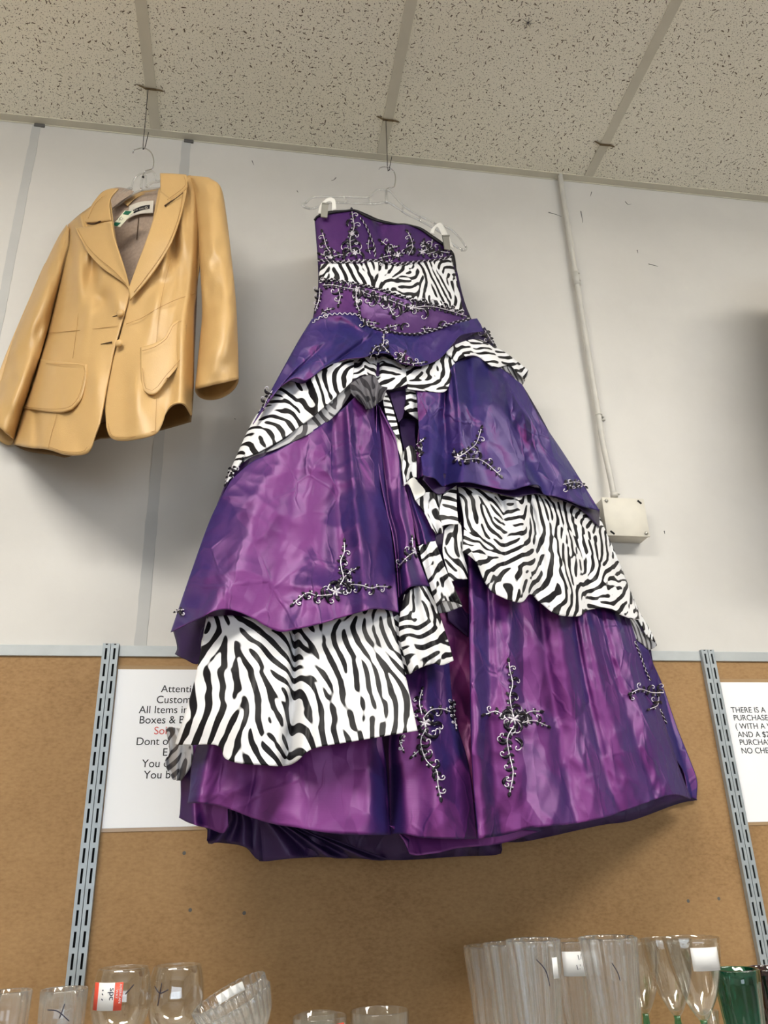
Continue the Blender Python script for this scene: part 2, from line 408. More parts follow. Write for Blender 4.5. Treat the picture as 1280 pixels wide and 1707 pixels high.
M['zback'] = zebra('reverse of zebra print', srgb(180, 180, 184), srgb(72, 70, 74))
M['black'] = plain('black binding', srgb(24, 22, 28), 0.5)
M['tulle'] = plain('charcoal gathered cloth', srgb(92, 90, 96), 0.6, scale=60, var=0.15)
M['sequin'] = plain('black sequin leaf', srgb(22, 16, 30), 0.3, 0.3)
M['silver'] = plain('silver bead cord', srgb(228, 222, 232), 0.3, 0.3, scale=400, var=0.2)
M['crystal'] = plain('clear rhinestone', srgb(250, 248, 252), 0.12, 0.0, var=0.01)
M['leather'] = plain('tan leather', srgb(203, 166, 110), 0.42, var=0.035, scale=12, bump=0.12, bscale=420)
M['stitch'] = plain('brown stitching', srgb(172, 132, 78), 0.7)
M['cut'] = plain('dark buttonhole', srgb(70, 46, 22), 0.8)
M['jlining'] = plain('taupe woven lining', srgb(176, 156, 140), 0.55, scale=160, var=0.12)
M['hemdark'] = plain('brown hem facing', srgb(120, 92, 52), 0.6)
M['cloth_label'] = plain('cream woven label', srgb(236, 228, 214), 0.7)
M['label_black'] = plain('black woven band', srgb(20, 20, 30), 0.6)
M['tagcream'] = plain('cream price ticket', srgb(240, 240, 214), 0.6)
M['taggreen'] = plain('green ticket print', srgb(18, 104, 76), 0.6)
M['sticker'] = plain('white price sticker', srgb(240, 240, 240), 0.5, var=0.01)
M['stickred'] = plain('orange red sticker print', srgb(232, 84, 62), 0.5)
M['pen'] = plain('dark blue pen', srgb(28, 30, 60), 0.5)
M['glass'] = glass_mat('clear glass', (0.965, 0.972, 0.965))
M['flutedglass'] = glass_mat('hazy fluted glass', (0.955, 0.965, 0.965), 0.03, 0.10, 0.95, haze=0.02, bend=0.5)
M['glassgreen'] = glass_mat('green stem glass', (0.35, 0.78, 0.58))
M['teal'] = glass_mat('teal green tumbler glass', (0.10, 0.60, 0.50))
M['wine'] = glass_mat('dark wine red tumbler glass', (0.30, 0.08, 0.16))
M['shelf'] = plain('white laminate shelf', srgb(205, 202, 196), 0.5)
M['lamp'] = emit_mat('light lens', (1.0, 0.96, 0.89), LAMP)
M['darkcloth'] = plain('charcoal wool', srgb(50, 50, 54), 0.9)

# ------------------------------------------------------------------ the room
M_SCUFF = plain('grey scuff', srgb(110, 108, 106), 0.8)
def struct(name, mb, mat, **kw): return tag(mb.obj(name, mat, None, False), kind='structure')
wall = struct('wall_back', MB().box((RX0, 0, 0), (RX1, 0.12, ZC)), M['wall'])
for pts in (((1042, 336), (1047, 341), (1052, 340)), ((968, 352), (970, 362), (971, 371)), ((914, 354), (925, 357), (936, 361)), ((986, 320), (984, 327)), ((495, 318), (497, 321)), ((420, 268), (423, 275)),
            ((1081, 440), (1093, 443), (1097, 444)), ((1062, 417), (1063, 422)), ((560, 296), (556, 300), (552, 301)), ((1107, 885), (1108, 890)), ((391, 698), (393, 699))):
    q = spline(pts, 8); q = on_wall(q[:, 0], q[:, 1], -0.0004)
    MB().tube(q, np.linspace(0.0013, 0.0004, len(q)), 5).obj('scuff_mark', M_SCUFF, wall)
struct('wall_left', MB().box((RX0 - 0.12, RY0 - 0.12, 0), (RX0, 0.12, ZC)), M['room'])
struct('wall_right', MB().box((RX1, RY0 - 0.12, 0), (RX1 + 0.12, 0.12, ZC)), M['room'])
wf = MB()
for lo, hi in (((RX0, 0), (RX1, 0.55)), ((RX0, 2.65), (RX1, ZC)), ((RX0, 0.55), (-2.05, 2.65)), ((3.45, 0.55), (RX1, 2.65))):
    wf.box((lo[0], RY0 - 0.12, lo[1]), (hi[0], RY0, hi[1]))
struct('wall_front', wf, M['room'])
wn = MB()
for x in (-2.05, -0.25, 1.6, 3.41): wn.box((x, RY0 - 0.08, 0.55), (x + 0.04, RY0 - 0.03, 2.65))
for z in (0.55, 2.61): wn.box((-2.05, RY0 - 0.08, z), (3.45, RY0 - 0.03, z + 0.04))
struct('window_1', wn, M['trim'])
struct('floor', MB().box((RX0 - 0.12, RY0 - 0.12, -0.1), (RX1 + 0.12, 0.12, 0)), M['floor'])
struct('ceiling', MB().box((RX0 - 0.12, RY0 - 0.12, ZC), (RX1 + 0.12, 0.12, ZC + 0.1)), M['ceiling'])
# suspended grid: wall angle along the wall, then the tees that run out into the room
struct('trim_1', MB().box((RX0, -0.0225, ZC - 0.0035), (RX1, -0.0005, ZC), 0.0006).box((RX0, -0.002, ZC - 0.006), (RX1, -0.0003, ZC)), M['tbar'])
TX = [-0.283 + 0.579 * k for k in range(-5, 9)]
TX = [x for x in TX if RX0 < x < RX1]
for k, x in enumerate(TX):
    struct('trim_%d' % (k + 2), MB().box((x - 0.0125, RY0, ZC - 0.003), (x + 0.0125, -0.0226, ZC - 0.0001), 0.0006), M['tbar'])
ct = MB()
for k in range(1, 6): ct.box((RX0, -1.195 * k - 0.0125, ZC - 0.0025), (RX1, -1.195 * k + 0.0125, ZC - 0.0001))
struct('trim_%d' % (len(TX) + 2), ct, M['tbar'])
# wall board seams
sm = MB()
for x0, x1 in ((-0.582, -0.562), (-0.2185, -0.196)):
    zz = np.linspace(1.93, ZC - 0.005, 60); w = 0.0022
    a = x0 + w * (vnoise(zz * 60, zz * 0, 3) - 0.5); b = x1 + w * (vnoise(zz * 47, zz * 0 + 9, 4) - 0.5)
    vs = [(q, -0.0012, z) for q, z in zip(a, zz)] + [(q, -0.0012, z) for q, z in zip(b, zz)]
    vs += [(q, 0.002, z) for q, z in zip(a, zz)] + [(q, 0.002, z) for q, z in zip(b, zz)]
    n = len(zz); fs = []
    for i in range(n - 1):
        fs += [(i, n + i, n + i + 1, i + 1), (2 * n + i, i, i + 1, 2 * n + i + 1), (n + i, 3 * n + i, 3 * n + i + 1, n + i + 1)]
    sm.add(vs, fs)
struct('trim_%d' % (len(TX) + 3), sm, M['seam'])
nt = MB()
for x0, x1 in ((-0.578, -0.553), (-0.214, -0.190)): nt.box((x0, -0.004, ZC - 0.013), (x1, 0.001, ZC - 0.0035), 0.001)
struct('trim_%d' % (len(TX) + 4), nt, M['notch'])
# hardboard lining of the lower wall, with the metal strip on its top edge
struct('wall_lower', MB().box((RX0, -0.005, 0.02), (RX1, 0, 1.923)), M['board'])
tr = MB()
for x0, x1 in ((RX0, -0.2735), (-0.2435, 0.9465), (0.9765, RX1)):
    tr.box((x0, -0.009, 1.9225), (x1, 0, 1.9435), 0.001)
struct('trim_%d' % (len(TX) + 5), tr, M['trim'])
ho = MB()
for px, py in ((307, 1422), (317, 1517), (407, 1522), (1198, 1498), (1147, 1502)):
    p = on_wall(np.array([px]), np.array([py]), -0.005)[0]; ho.ball(p, 0.0032, 8, 4, sc=(1, 0.12, 1))
struct('trim_%d' % (len(TX) + 6), ho, M['notch'])
# thin cross of dust on the tile
cs = MB(); c0 = on_ceiling(np.array([880]), np.array([38]))[0]
for k in range(7):
    a = k * 0.9; L = 0.012 + 0.008 * rng.random()
    cs.tube([c0 + [0, 0, -0.0006], c0 + [L * math.cos(a), L * math.sin(a), -0.0006]], [0.0008, 0.0002], 4)
tag(cs.obj('dust_smudge', M['tulle']), 'small grey star-shaped dust smudge on the ceiling tile above the gown', 'smudge')

# ceiling lamps (out of the picture, they light it)
LY = [(-0.75, -1.6), (1.65, -1.6)]
for k, (x, y) in enumerate(LY):
    t = thing('ceiling_light', 'fluorescent wrap light hung under the ceiling, %s' % ['nearest the jacket', 'nearest the conduit'][k], 'light', (x, y, ZC), 'ceiling lights')
    fr = MB().box((x - 0.61, y - 0.11, ZC - 0.075), (x + 0.61, y + 0.11, ZC - 0.05), 0.003)
    for q in (-0.4, 0.4): fr.box((x + q - 0.02, y - 0.02, ZC - 0.05), (x + q + 0.02, y + 0.02, ZC - 0.0005))
    flat_edges(fr.obj('housing', M['tbar'], t))
    w0, w1, z0, z1_ = 0.15, 0.14, ZC - 0.0755, ZC - 0.097
    vs = [(x + sx * 0.60, y + sy * w0, z0) for sx in (-1, 1) for sy in (-1, 1)] + [(x + sx * 0.585, y + sy * w1, z1_) for sx in (-1, 1) for sy in (-1, 1)]
    mesh_obj('lens', vs, [(4, 5, 7, 6), (0, 1, 5, 4), (3, 2, 6, 7), (2, 0, 4, 6), (1, 3, 7, 5)], M['lamp'], t, False)

# ------------------------------------------------------------------ shelf uprights (double slotted)
def upright(x0, x1, label):
    t = thing('shelf_upright', label, 'shelf upright', ((x0 + x1) / 2, 0, 0.3), 'shelf uprights')
    xm = (x0 + x1) / 2; zt = 1.9455
    for a, b in ((x0, xm - 0.0006), (xm + 0.0006, x1)):
        w = b - a; c0, c1 = a + w * 0.36, b - w * 0.36
        mb = MB(); y0, y1 = -0.016, -0.0145
        mb.box((a, y0, 0.3), (c0, y1, zt)); mb.box((c1, y0, 0.3), (b, y1, zt))
        z = zt - 0.003; k = 0
        while z > 0.32:
            mb.box((c0, y0, max(0.3, z - (0.0085 if k else 0.006))), (c1, y1, z))
            z -= 0.0318 if k else 0.0275; k += 1
        mb.box((a, y1, 0.3), (a + 0.0015, -0.005, zt)); mb.box((b - 0.0015, y1, 0.3), (b, -0.005, zt))
        mb.obj('channel', M['upright'], t, False)
        MB().box((a + 0.002, -0.0075, 0.3), (b - 0.002, -0.0055, zt - 0.0005)).obj('channel_back', M['slot'], t, False)
        MB().box((a + 0.0015, -0.0145, zt - 0.002), (b - 0.0015, -0.005, zt - 0.0002)).obj('end_cap', M['slot'], t, False)
upright(-0.2732, -0.2440, 'grey double-slotted steel shelf upright beside the Attention notice')
upright(0.9467, 0.9755, 'grey double-slotted steel shelf upright beside the purchase notice at right')

# ------------------------------------------------------------------ notices
def lettering(txt, x, z, size, y, mat, name, parent, xs=1.0, rz=0.0):
    cu = bpy.data.curves.new('t', 'FONT'); cu.body = txt; cu.size = size; cu.extrude = 0.00015
    ob = bpy.data.objects.new('t', cu); COL.objects.link(ob)
    bpy.context.view_layer.update()
    me = bpy.data.meshes.new_from_object(ob.evaluated_get(bpy.context.evaluated_depsgraph_get()))
    bpy.data.objects.remove(ob)
    me.transform(Matrix.Translation((x, y, z)) @ Matrix.Rotation(PI / 2, 4, 'X') @ Matrix.Rotation(rz, 4, 'Z') @ Matrix.Diagonal((xs, 1, 1, 1)))
    me.materials.clear(); me.materials.append(mat)
    o = bpy.data.objects.new(name, me); COL.objects.link(o); put(o, parent)
    return o

def notice(label, x0, x1, z0, z1, lines):
    t = thing('notice', label, 'sign', ((x0 + x1) / 2, 0, z0), 'laminated notices')
    MB().box((x0 - 0.008, -0.0062, z0 - 0.006), (x1 + 0.008, -0.0052, z1 + 0.007)).obj('laminate', M['laminate'], t, False)
    MB().box((x0, -0.0068, z0), (x1, -0.0062, z1)).obj('paper', M['paper'], t, False)
    for txt, px, py, cap, mat, xs in lines:
        p = on_wall(np.array([px]), np.array([py]), -0.0069)[0]
        lettering(txt, p[0], p[2], cap, -0.0070, mat, 'lettering', t, xs)
K, Rd = M['ink'], M['redink']
notice('laminated Attention notice beside left upright, partly behind the gown', -0.2425, -0.0265, 1.6195, 1.8985,
       [('Attention', 268, 1154, 0.0195, K, 1.0), ('Customers', 260, 1172, 0.0195, K, 1.0), ('All Items in', 231, 1189, 0.0195, K, 1.0),
        ('Boxes & B', 231, 1206, 0.0195, K, 1.0), ('Sold', 256, 1224, 0.0195, Rd, 1.0), ('Dont open', 226, 1242, 0.0195, K, 1.0),
        ('E', 270, 1260, 0.0195, K, 1.0), ('You open', 236, 1279, 0.0195, K, 1.0), ('You buy', 239, 1298, 0.0195, K, 1.0)])
notice('laminated purchase rules notice beside the right upright', 0.9815, 1.195, 1.602, 1.878,
       [('THERE IS A', 1219, 1188, 0.0162, K, 1.0), ('PURCHASE', 1223, 1201, 0.0162, K, 1.0), ('( WITH A V', 1226, 1215, 0.0162, K, 1.0),
        ('AND A $20', 1230, 1229, 0.0162, K, 1.0), ('PURCHAS', 1233, 1242, 0.0162, K, 1.0), ('NO CHEC', 1236, 1256, 0.0162, K, 1.0)])

# ------------------------------------------------------------------ conduit and junction box
def W1(px, py, y=0.0): return on_wall(np.array([px]), np.array([py]), y)[0]
pp = spline([W1(933, 290, -0.016), W1(947, 380, -0.016), W1(962, 475, -0.016), W1(979, 580, -0.016), W1(997, 690, -0.016), W1(1004, 735, -0.018), W1(1014, 780, -0.024), W1(1024, 829, -0.028)], 60)
pp[0][2] = ZC - 0.001
t = thing('conduit', 'white painted conduit pipe running down the wall right of the gown', 'pipe', pp[-1])
MB().tube(pp, 0.0068, 14).obj('pipe', M['pipe'], t)
cp = np.array([W1(959.5, 455, -0.016), W1(962.5, 476, -0.016)])
MB().tube(cp, 0.0088, 16).obj('coupling', M['pipe'], t)
sc = MB()
for q in ((964.5, 456), (966, 468)): sc.ball(W1(*q, -0.0225), 0.0028, 8, 5)
sc.obj('coupling_screw', M['screw'], t)
st = MB(); c = W1(997.5, 692, -0.016)
ring = [c + 0.0077 * np.array([math.cos(a), -math.sin(a), 0]) for a in np.linspace(-0.3, PI, 14)]
st.tube(ring, 0.0012, 6); st.box(c + [0.006, 0.010, -0.006], c + [0.022, 0.0155, 0.004], 0.0008)
so = st.obj('strap', M['pipe'], t)
MB().ball(c + [0.014, 0.009, 0.0005], 0.0034, 8, 5).obj('strap_screw', M['screw'], so)
cb = MB().tube([pp[-1] + [0.0, 0, 0.010], pp[-1] + [0, 0, 0.0005]], 0.0085, 14); cb.ball(pp[-1] + [0.009, -0.006, 0.006], 0.003, 8, 5)
cb.obj('connector', M['pipe'], t)
bx0, bx1 = W1(1003, 830, -0.043)[0], W1(1072, 832, -0.043)[0]
bz1, bz0 = W1(1040, 831, -0.043)[2] , W1(1040, 893, -0.043)[2]
t = thing('junction_box', 'square cream electrical junction box on the wall below the conduit', 'electrical box', ((bx0 + bx1) / 2, 0, bz0))
MB().box((bx0, -0.040, bz0), (bx1, 0, bz1), 0.003).obj('body', M['boxp'], t, True)
flat_edges(MB().box((bx0 - 0.001, -0.044, bz0 - 0.001), (bx1 + 0.001, -0.0405, bz1 + 0.001), 0.0014).obj('cover', M['boxp'], t))
for dx, dz, kind in ((0.009, -0.008, 0), (-0.011, -0.008, 1), (0.012, 0.006, 1), (-0.008, 0.007, 0)):
    x = (bx0 if dx > 0 else bx1) + dx; z = (bz1 if dz < 0 else bz0) + dz
    if kind:
        mb = MB(); a = -0.75 if dx < 0 else -0.7
        d = np.array([math.cos(a), 0, math.sin(a)]); c = np.array([x, -0.0442, z]); mb.tube([c - 0.0055 * d, c + 0.0055 * d], 0.0022, 8)
        mb.obj('screw_slot', M['slot'], t)
    else: MB().ball((x, -0.0455, z), 0.0042, 10, 5, sc=(1, 0.5, 1)).obj('screw', M['screw'], t)

# ------------------------------------------------------------------ ceiling clips and hanging wires
clips = []
for (px, py, lab) in ((247, 146, 'brown spring clip on the ceiling tee above the tan jacket'), (645, 198, 'brown spring clip on the ceiling tee above the purple gown'),
                      (993, 238, 'empty brown spring clip on the ceiling tee right of the conduit')):
    c = on_ceiling(np.array([px]), np.array([py]))[0]
    tx = min(TX, key=lambda x: abs(x - c[0])); c[0] = tx; c[2] = ZC - 0.0035
    clips.append(c)
    mb = MB()
    mb.box(c + [-0.0135, -0.003, -0.0016], c + [0.0135, 0.003, -0.0002], 0.0004)
    for s in (-1, 1):
        mb.tube(spline([c + [s * 0.012, 0, -0.001], c + [s * 0.019, s * 0.002, 0.0012], c + [s * 0.026, s * 0.004, 0.0022], c + [s * 0.031, s * 0.005, 0.0014]], 8), [0.0022] * 7 + [0.0012, 0.0006], 6)
    tag(mb.obj('ceiling_clip', M['hook']), lab, 'clip', 'clips on the ceiling tees')

def hanging_wire(clip, top_px, bot, free_px, label):
    a = clip + [-0.006, 0, -0.003]
    mb = MB(); b = np.asarray(bot)
    mb.tube(spline([a + [0.004, 0, 0.001], a, a * 0.55 + b * 0.45 + [-0.001, 0, 0], b + [-0.003, 0, 0.012], b + [0.0, 0, -0.001], b + [0.0025, 0, 0.010], free_px], 40), 0.0009, 6)
    mb.tube([b + [-0.0025, 0, -0.002], b + [0.0028, 0, 0.003]], 0.0012, 6)
    tag(mb.obj('hanging_wire', M['wire']), label, 'wire', 'wires holding the hangers')

JA = Hang(-0.2838, -0.129, -28.7)      # jacket plane
DR = Hang(0.2910, -0.118, 12.7)        # gown plane
hookJ = JA.at(np.array([240.0]), np.array([248.0]), 0.0)[0]
hookD = DR.at(np.array([648.0]), np.array([284.0]), 0.0)[0]
hanging_wire(clips[0], None, hookJ, hookJ + np.array([0.008, -0.012, 0.040]), 'dark wire from the ceiling clip holding the jacket hanger')
hanging_wire(clips[1], None, hookD, hookD + np.array([0.007, -0.010, 0.036]), 'dark wire from the ceiling clip holding the gown hanger')

# ------------------------------------------------------------------ cloth panels
def panel(name, rows, H, base, mat, parent, nu=60, nv=40, lay=0.0, flare=0.0, folds=(), wav=(0, 0, 0), cr=0.0, seed=0, rot=0.0,
          thick=0.0014, ymax=None, dents=(), uvs=1.0, label=None):
    """cloth lofted through rows of points; base(px, py) is how far it stands in front of its hanging plane"""
    R_ = [spline(r, nu) for r in rows]
    A = np.stack(R_)                                            # rows, nu+1, 2
    L = np.concatenate([[0], np.cumsum(np.maximum(1e-3, np.linalg.norm(np.diff(A, axis=0), axis=2).mean(1)))]); L /= L[-1]
    vv = np.linspace(0, 1, nv + 1)
    if len(rows) == 2: G = A[0][None] * (1 - vv)[:, None, None] + A[1][None] * vv[:, None, None]
    else:
        # smooth in v: cubic hermite with finite-difference tangents
        T = np.zeros_like(A)
        for i in range(len(A)):
            i0, i1 = max(0, i - 1), min(len(A) - 1, i + 1); T[i] = (A[i1] - A[i0]) / (L[i1] - L[i0])
        G = np.zeros((nv + 1, nu + 1, 2))
        for q, v in enumerate(vv):
            i = min(len(A) - 2, max(0, int(np.searchsorted(L, v, 'right')) - 1)); h = L[i + 1] - L[i]; s = (v - L[i]) / h
            G[q] = ((2 * s ** 3 - 3 * s ** 2 + 1) * A[i] + (s ** 3 - 2 * s ** 2 + s) * h * T[i] + (-2 * s ** 3 + 3 * s ** 2) * A[i + 1] + (s ** 3 - s ** 2) * h * T[i + 1])
    px, py = G[..., 0], G[..., 1]
    U = np.linspace(0, 1, nu + 1)[None, :] + 0 * px; V = vv[:, None] + 0 * px
    off = base(px, py) + lay + flare * V ** 1.5
    for (u0, u1, w, a0, a1) in folds:
        c = u0 + (u1 - u0) * V
        off = off + (a0 + (a1 - a0) * V) * np.exp(-((U - c) / (w * (0.55 + 0.45 * V))) ** 2)
    n, a0, a1 = wav
    if n:
        ph = (vnoise(U * n * 0.7, V * 1.3, seed + 31) - 0.5) * 3.5
        off = off + (a0 + (a1 - a0) * V) * np.sin(U * n * 2 * PI + ph + seed)
    for (dx, dy, rx, ry, a) in dents: off = off + a * np.exp(-((px - dx) / rx) ** 2 - ((py - dy) / ry) ** 2)
    P = H.at(px, py, off)
    loc = np.stack([(P - H.o) @ H.t, P[..., 2]], -1)
    if cr: off = off + cr * crumple(loc[..., 0], loc[..., 1], seed)
    ym = -(0.012 + max(0, lay) * 0.6) if ymax is None else ymax
    if H is DR: ym = np.minimum(ym, -0.058 * np.exp(-np.maximum(0, (1010 - px) / 40) ** 2 - np.maximum(0, np.abs(py - 865) / 55 - 1) ** 2))
    P = H.at(px, py, off, ym)
    c, s = math.cos(rot), math.sin(rot)
    uv = np.stack([c * loc[..., 0] - s * loc[..., 1], s * loc[..., 0] + c * loc[..., 1]], -1) * uvs + np.array([seed * 1.37, seed * 0.71])
    idx = np.arange((nu + 1) * (nv + 1)).reshape(nv + 1, nu + 1)
    f = np.stack([idx[:-1, :-1], idx[1:, :-1], idx[1:, 1:], idx[:-1, 1:]], -1).reshape(-1, 4).tolist()
    o = mesh_obj(name, P.reshape(-1, 3), f, mat, parent, True, uv.reshape(-1, 2), label)
    if thick:
        md = o.modifiers.new('thickness', 'SOLIDIFY'); md.thickness = thick; md.offset = -1.0; md.use_quality_normals = True
    SURF.append((H, P.reshape(-1, 3), f))
    return o
SURF = []

def Z(ox, oy, s):
    def f(*pts): return [(ox + x / s, oy + y / s) for x, y in pts]
    return f

# ------------------------------------------------------------------ the gown
dress = thing('ball_gown', 'purple strapless ball gown with zebra print tiers hung high on the wall', 'dress', DR.o + np.array([0, 0, 1.60]))
sil_y = [340, 365, 420, 450, 530, 560, 600, 650, 700, 750, 800, 860, 960, 1050, 1100, 1200, 1300, 1345, 1450]
sil_l = [520, 522, 525, 527, 520, 503, 480, 452, 420, 398, 376, 346, 303, 281, 283, 272, 285, 292, 292]
sil_r = [760, 760, 762, 767, 792, 806, 862, 880, 906, 936, 966, 1000, 1040, 1086, 1098, 1124, 1156, 1166, 1168]
bul_y = [340, 450, 530, 650, 860, 1050, 1200, 1400]
bul = [0.040, 0.055, 0.045, 0.085, 0.135, 0.165, 0.185, 0.20]
_yy = np.arange(250, 1550.0)
def _soft(ys, vs, w=61):
    a = np.interp(_yy, ys, vs); k = np.hanning(w); k /= k.sum()
    return np.convolve(np.pad(a, w // 2, mode='edge'), k, 'valid')
_sl, _sr, _sb = _soft(sil_y, sil_l, 31), _soft(sil_y, sil_r, 31), _soft(bul_y, bul, 121)
def gown(px, py):
    l = np.interp(py, _yy, _sl); r = np.interp(py, _yy, _sr); b = np.interp(py, _yy, _sb)
    s = np.clip(np.abs((px - (l + r) / 2) / ((r - l) / 2)), 0, 1)
    return b * (1 - s ** 2.4) ** 0.6 - 0.01
z2 = Z(480, 240, 3.048); z3 = Z(360, 520, 3.2); z4 = Z(640, 540, 2.783); z5 = Z(260, 860, 2.56); z6 = Z(640, 860, 2.286); za = Z(640, 640, 3.556)
zb = Z(500, 330, 4.267); zc = Z(960, 960, 4.268); zd = Z(260, 1180, 5.818)
P_ = lambda *a, **k: panel(*a[:2], DR, gown, *a[2:], dress, **k)

# back of the gown, seen under the hems
def gback(px, py): return np.interp(py, [340, 530, 900, 1450], [-0.02, -0.02, -0.035, -0.045])
panel('back_skirt', [[(528, 372), (640, 376), (755, 425)], [(524, 530), (655, 540), (790, 540)], [(455, 650), (660, 650), (876, 650)], [(356, 860), (660, 860), (990, 870)], [(335, 1030), (680, 1040), (1078, 1060)], [(345, 1120), (680, 1120), (1090, 1110)],
                     [(312, 1215), (690, 1200), (1118, 1200)], zd((235, 1060), (500, 1180)) + [(345, 1404), (368, 1405), (408, 1412), (436, 1435), (500, 1428), (580, 1426), (660, 1434), (760, 1428), (832, 1424), (835, 1405), (880, 1402), (1000, 1376), (1052, 1368), (1130, 1340), (1162, 1334)]],
      DR, gback, M['lining'], dress, nu=120, nv=60, wav=(9, 0.0, 0.018), seed=3, cr=0.002)
panel('back_skirt_hem', [zd((330, 560), (640, 760)), zd((640, 980), (1000, 1060), (1400, 1150)) , zd((500, 1180), (505, 1312), (620, 1300), (860, 1345), (1000, 1430)) + [(436, 1436), (520, 1429), (650, 1434)]], DR, lambda x, y: gback(x, y) + 0.02, M['lining'], dress, nu=60, nv=24, wav=(5, 0, 0.012), seed=5)
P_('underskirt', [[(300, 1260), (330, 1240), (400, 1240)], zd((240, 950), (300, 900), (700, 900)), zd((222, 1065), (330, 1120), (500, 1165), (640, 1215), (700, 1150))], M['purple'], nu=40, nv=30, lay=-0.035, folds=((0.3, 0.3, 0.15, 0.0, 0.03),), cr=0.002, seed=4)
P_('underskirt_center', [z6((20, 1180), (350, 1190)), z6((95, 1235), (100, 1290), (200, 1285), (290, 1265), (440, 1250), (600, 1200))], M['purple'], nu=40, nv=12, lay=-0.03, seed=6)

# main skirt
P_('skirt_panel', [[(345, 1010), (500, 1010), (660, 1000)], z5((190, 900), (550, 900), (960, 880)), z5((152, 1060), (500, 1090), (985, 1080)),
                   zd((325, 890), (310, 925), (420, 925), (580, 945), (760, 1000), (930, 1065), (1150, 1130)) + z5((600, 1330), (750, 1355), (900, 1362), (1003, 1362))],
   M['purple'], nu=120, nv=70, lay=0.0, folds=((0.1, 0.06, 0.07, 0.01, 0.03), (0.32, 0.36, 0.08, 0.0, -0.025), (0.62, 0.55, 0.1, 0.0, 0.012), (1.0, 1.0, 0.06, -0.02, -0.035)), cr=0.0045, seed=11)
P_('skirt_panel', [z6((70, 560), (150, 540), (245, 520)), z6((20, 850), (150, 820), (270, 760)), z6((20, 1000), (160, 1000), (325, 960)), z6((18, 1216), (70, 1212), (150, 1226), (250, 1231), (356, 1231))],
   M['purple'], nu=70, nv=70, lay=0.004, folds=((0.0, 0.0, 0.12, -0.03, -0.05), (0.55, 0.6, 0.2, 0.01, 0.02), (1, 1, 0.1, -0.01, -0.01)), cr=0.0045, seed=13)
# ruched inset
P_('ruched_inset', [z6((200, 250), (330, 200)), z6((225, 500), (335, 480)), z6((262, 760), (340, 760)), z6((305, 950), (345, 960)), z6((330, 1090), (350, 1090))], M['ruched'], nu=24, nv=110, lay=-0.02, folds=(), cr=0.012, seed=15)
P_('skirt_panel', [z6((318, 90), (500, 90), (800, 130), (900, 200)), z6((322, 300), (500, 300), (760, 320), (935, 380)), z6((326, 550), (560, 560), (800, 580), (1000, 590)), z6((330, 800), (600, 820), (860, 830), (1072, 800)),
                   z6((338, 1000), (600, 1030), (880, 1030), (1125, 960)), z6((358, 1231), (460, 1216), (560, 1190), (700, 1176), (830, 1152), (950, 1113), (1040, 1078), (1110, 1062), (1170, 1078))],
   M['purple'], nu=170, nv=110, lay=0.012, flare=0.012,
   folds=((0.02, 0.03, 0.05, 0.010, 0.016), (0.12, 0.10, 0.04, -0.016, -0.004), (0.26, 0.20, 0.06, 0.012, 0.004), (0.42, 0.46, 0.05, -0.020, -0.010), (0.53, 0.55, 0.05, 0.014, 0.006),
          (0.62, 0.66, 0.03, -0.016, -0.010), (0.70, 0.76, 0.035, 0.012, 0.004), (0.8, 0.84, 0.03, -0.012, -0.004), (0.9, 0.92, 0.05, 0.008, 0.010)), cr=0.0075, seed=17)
P_('side_panel', [[(1062, 1055), (1080, 1050)], zc((430, 500), (520, 540)), zc((520, 760), (610, 760)), zc((640, 1080), (720, 1080)), zc((700, 1280), (800, 1280)), zc((770, 1400), (860, 1450)), zc((800, 1570), (858, 1590))], M['blue'], nu=14, nv=60, lay=0.004, cr=0.003, seed=19)

# zebra flounce, lower left
P_('zebra_flounce', [z5((215, 430), (330, 425), (500, 440), (700, 420), (850, 390), (1000, 370)), z5((165, 700), (350, 700), (560, 720), (800, 690), (1052, 620)),
                     z5((80, 977), (150, 978), (235, 975), (275, 990), (295, 1035), (360, 1056), (440, 1062), (540, 1068), (590, 1052), (640, 1010), (700, 985), (850, 960), (1000, 935), (1116, 916))],
   M['zebra'], nu=120, nv=70, lay=0.032, flare=0.016, folds=((0.30, 0.26, 0.07, 0.0, 0.02), (0.47, 0.47, 0.03, -0.02, -0.04), (0.57, 0.55, 0.05, 0.0, 0.02), (0.8, 0.8, 0.1, 0, 0.01)), cr=0.002, seed=21)
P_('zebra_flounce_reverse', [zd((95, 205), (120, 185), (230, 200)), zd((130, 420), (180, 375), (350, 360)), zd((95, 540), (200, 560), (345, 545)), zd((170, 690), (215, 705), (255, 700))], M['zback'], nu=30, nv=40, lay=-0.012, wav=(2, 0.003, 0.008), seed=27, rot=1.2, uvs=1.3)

# big left tier
P_('purple_tier', [[(385, 800), (420, 770), (460, 752), (500, 730), (540, 705), (575, 678), (600, 655), (628, 652)], [(352, 862), (450, 850), (550, 838), (642, 815)], [(318, 955), (450, 955), (560, 950), (657, 930)],
                   z5((62, 497), (130, 462), (195, 432), (240, 408), (300, 398), (360, 412), (420, 440), (470, 470), (530, 493), (600, 482), (700, 460), (800, 430), (900, 402), (960, 396), (1036, 412))],
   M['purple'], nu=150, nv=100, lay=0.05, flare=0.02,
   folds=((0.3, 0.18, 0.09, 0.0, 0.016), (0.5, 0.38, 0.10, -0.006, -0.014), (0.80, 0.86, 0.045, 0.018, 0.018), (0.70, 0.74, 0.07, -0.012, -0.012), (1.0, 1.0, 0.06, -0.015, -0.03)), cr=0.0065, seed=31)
P_('purple_tier_reverse', [z5((70, 480), (130, 440), (240, 400), (420, 420)), z5((90, 560), (130, 560), (230, 470), (420, 450)), z5((80, 590), (120, 610), (185, 625), (210, 470), (430, 470))], M['lining'], nu=40, nv=20, lay=0.0, seed=33)
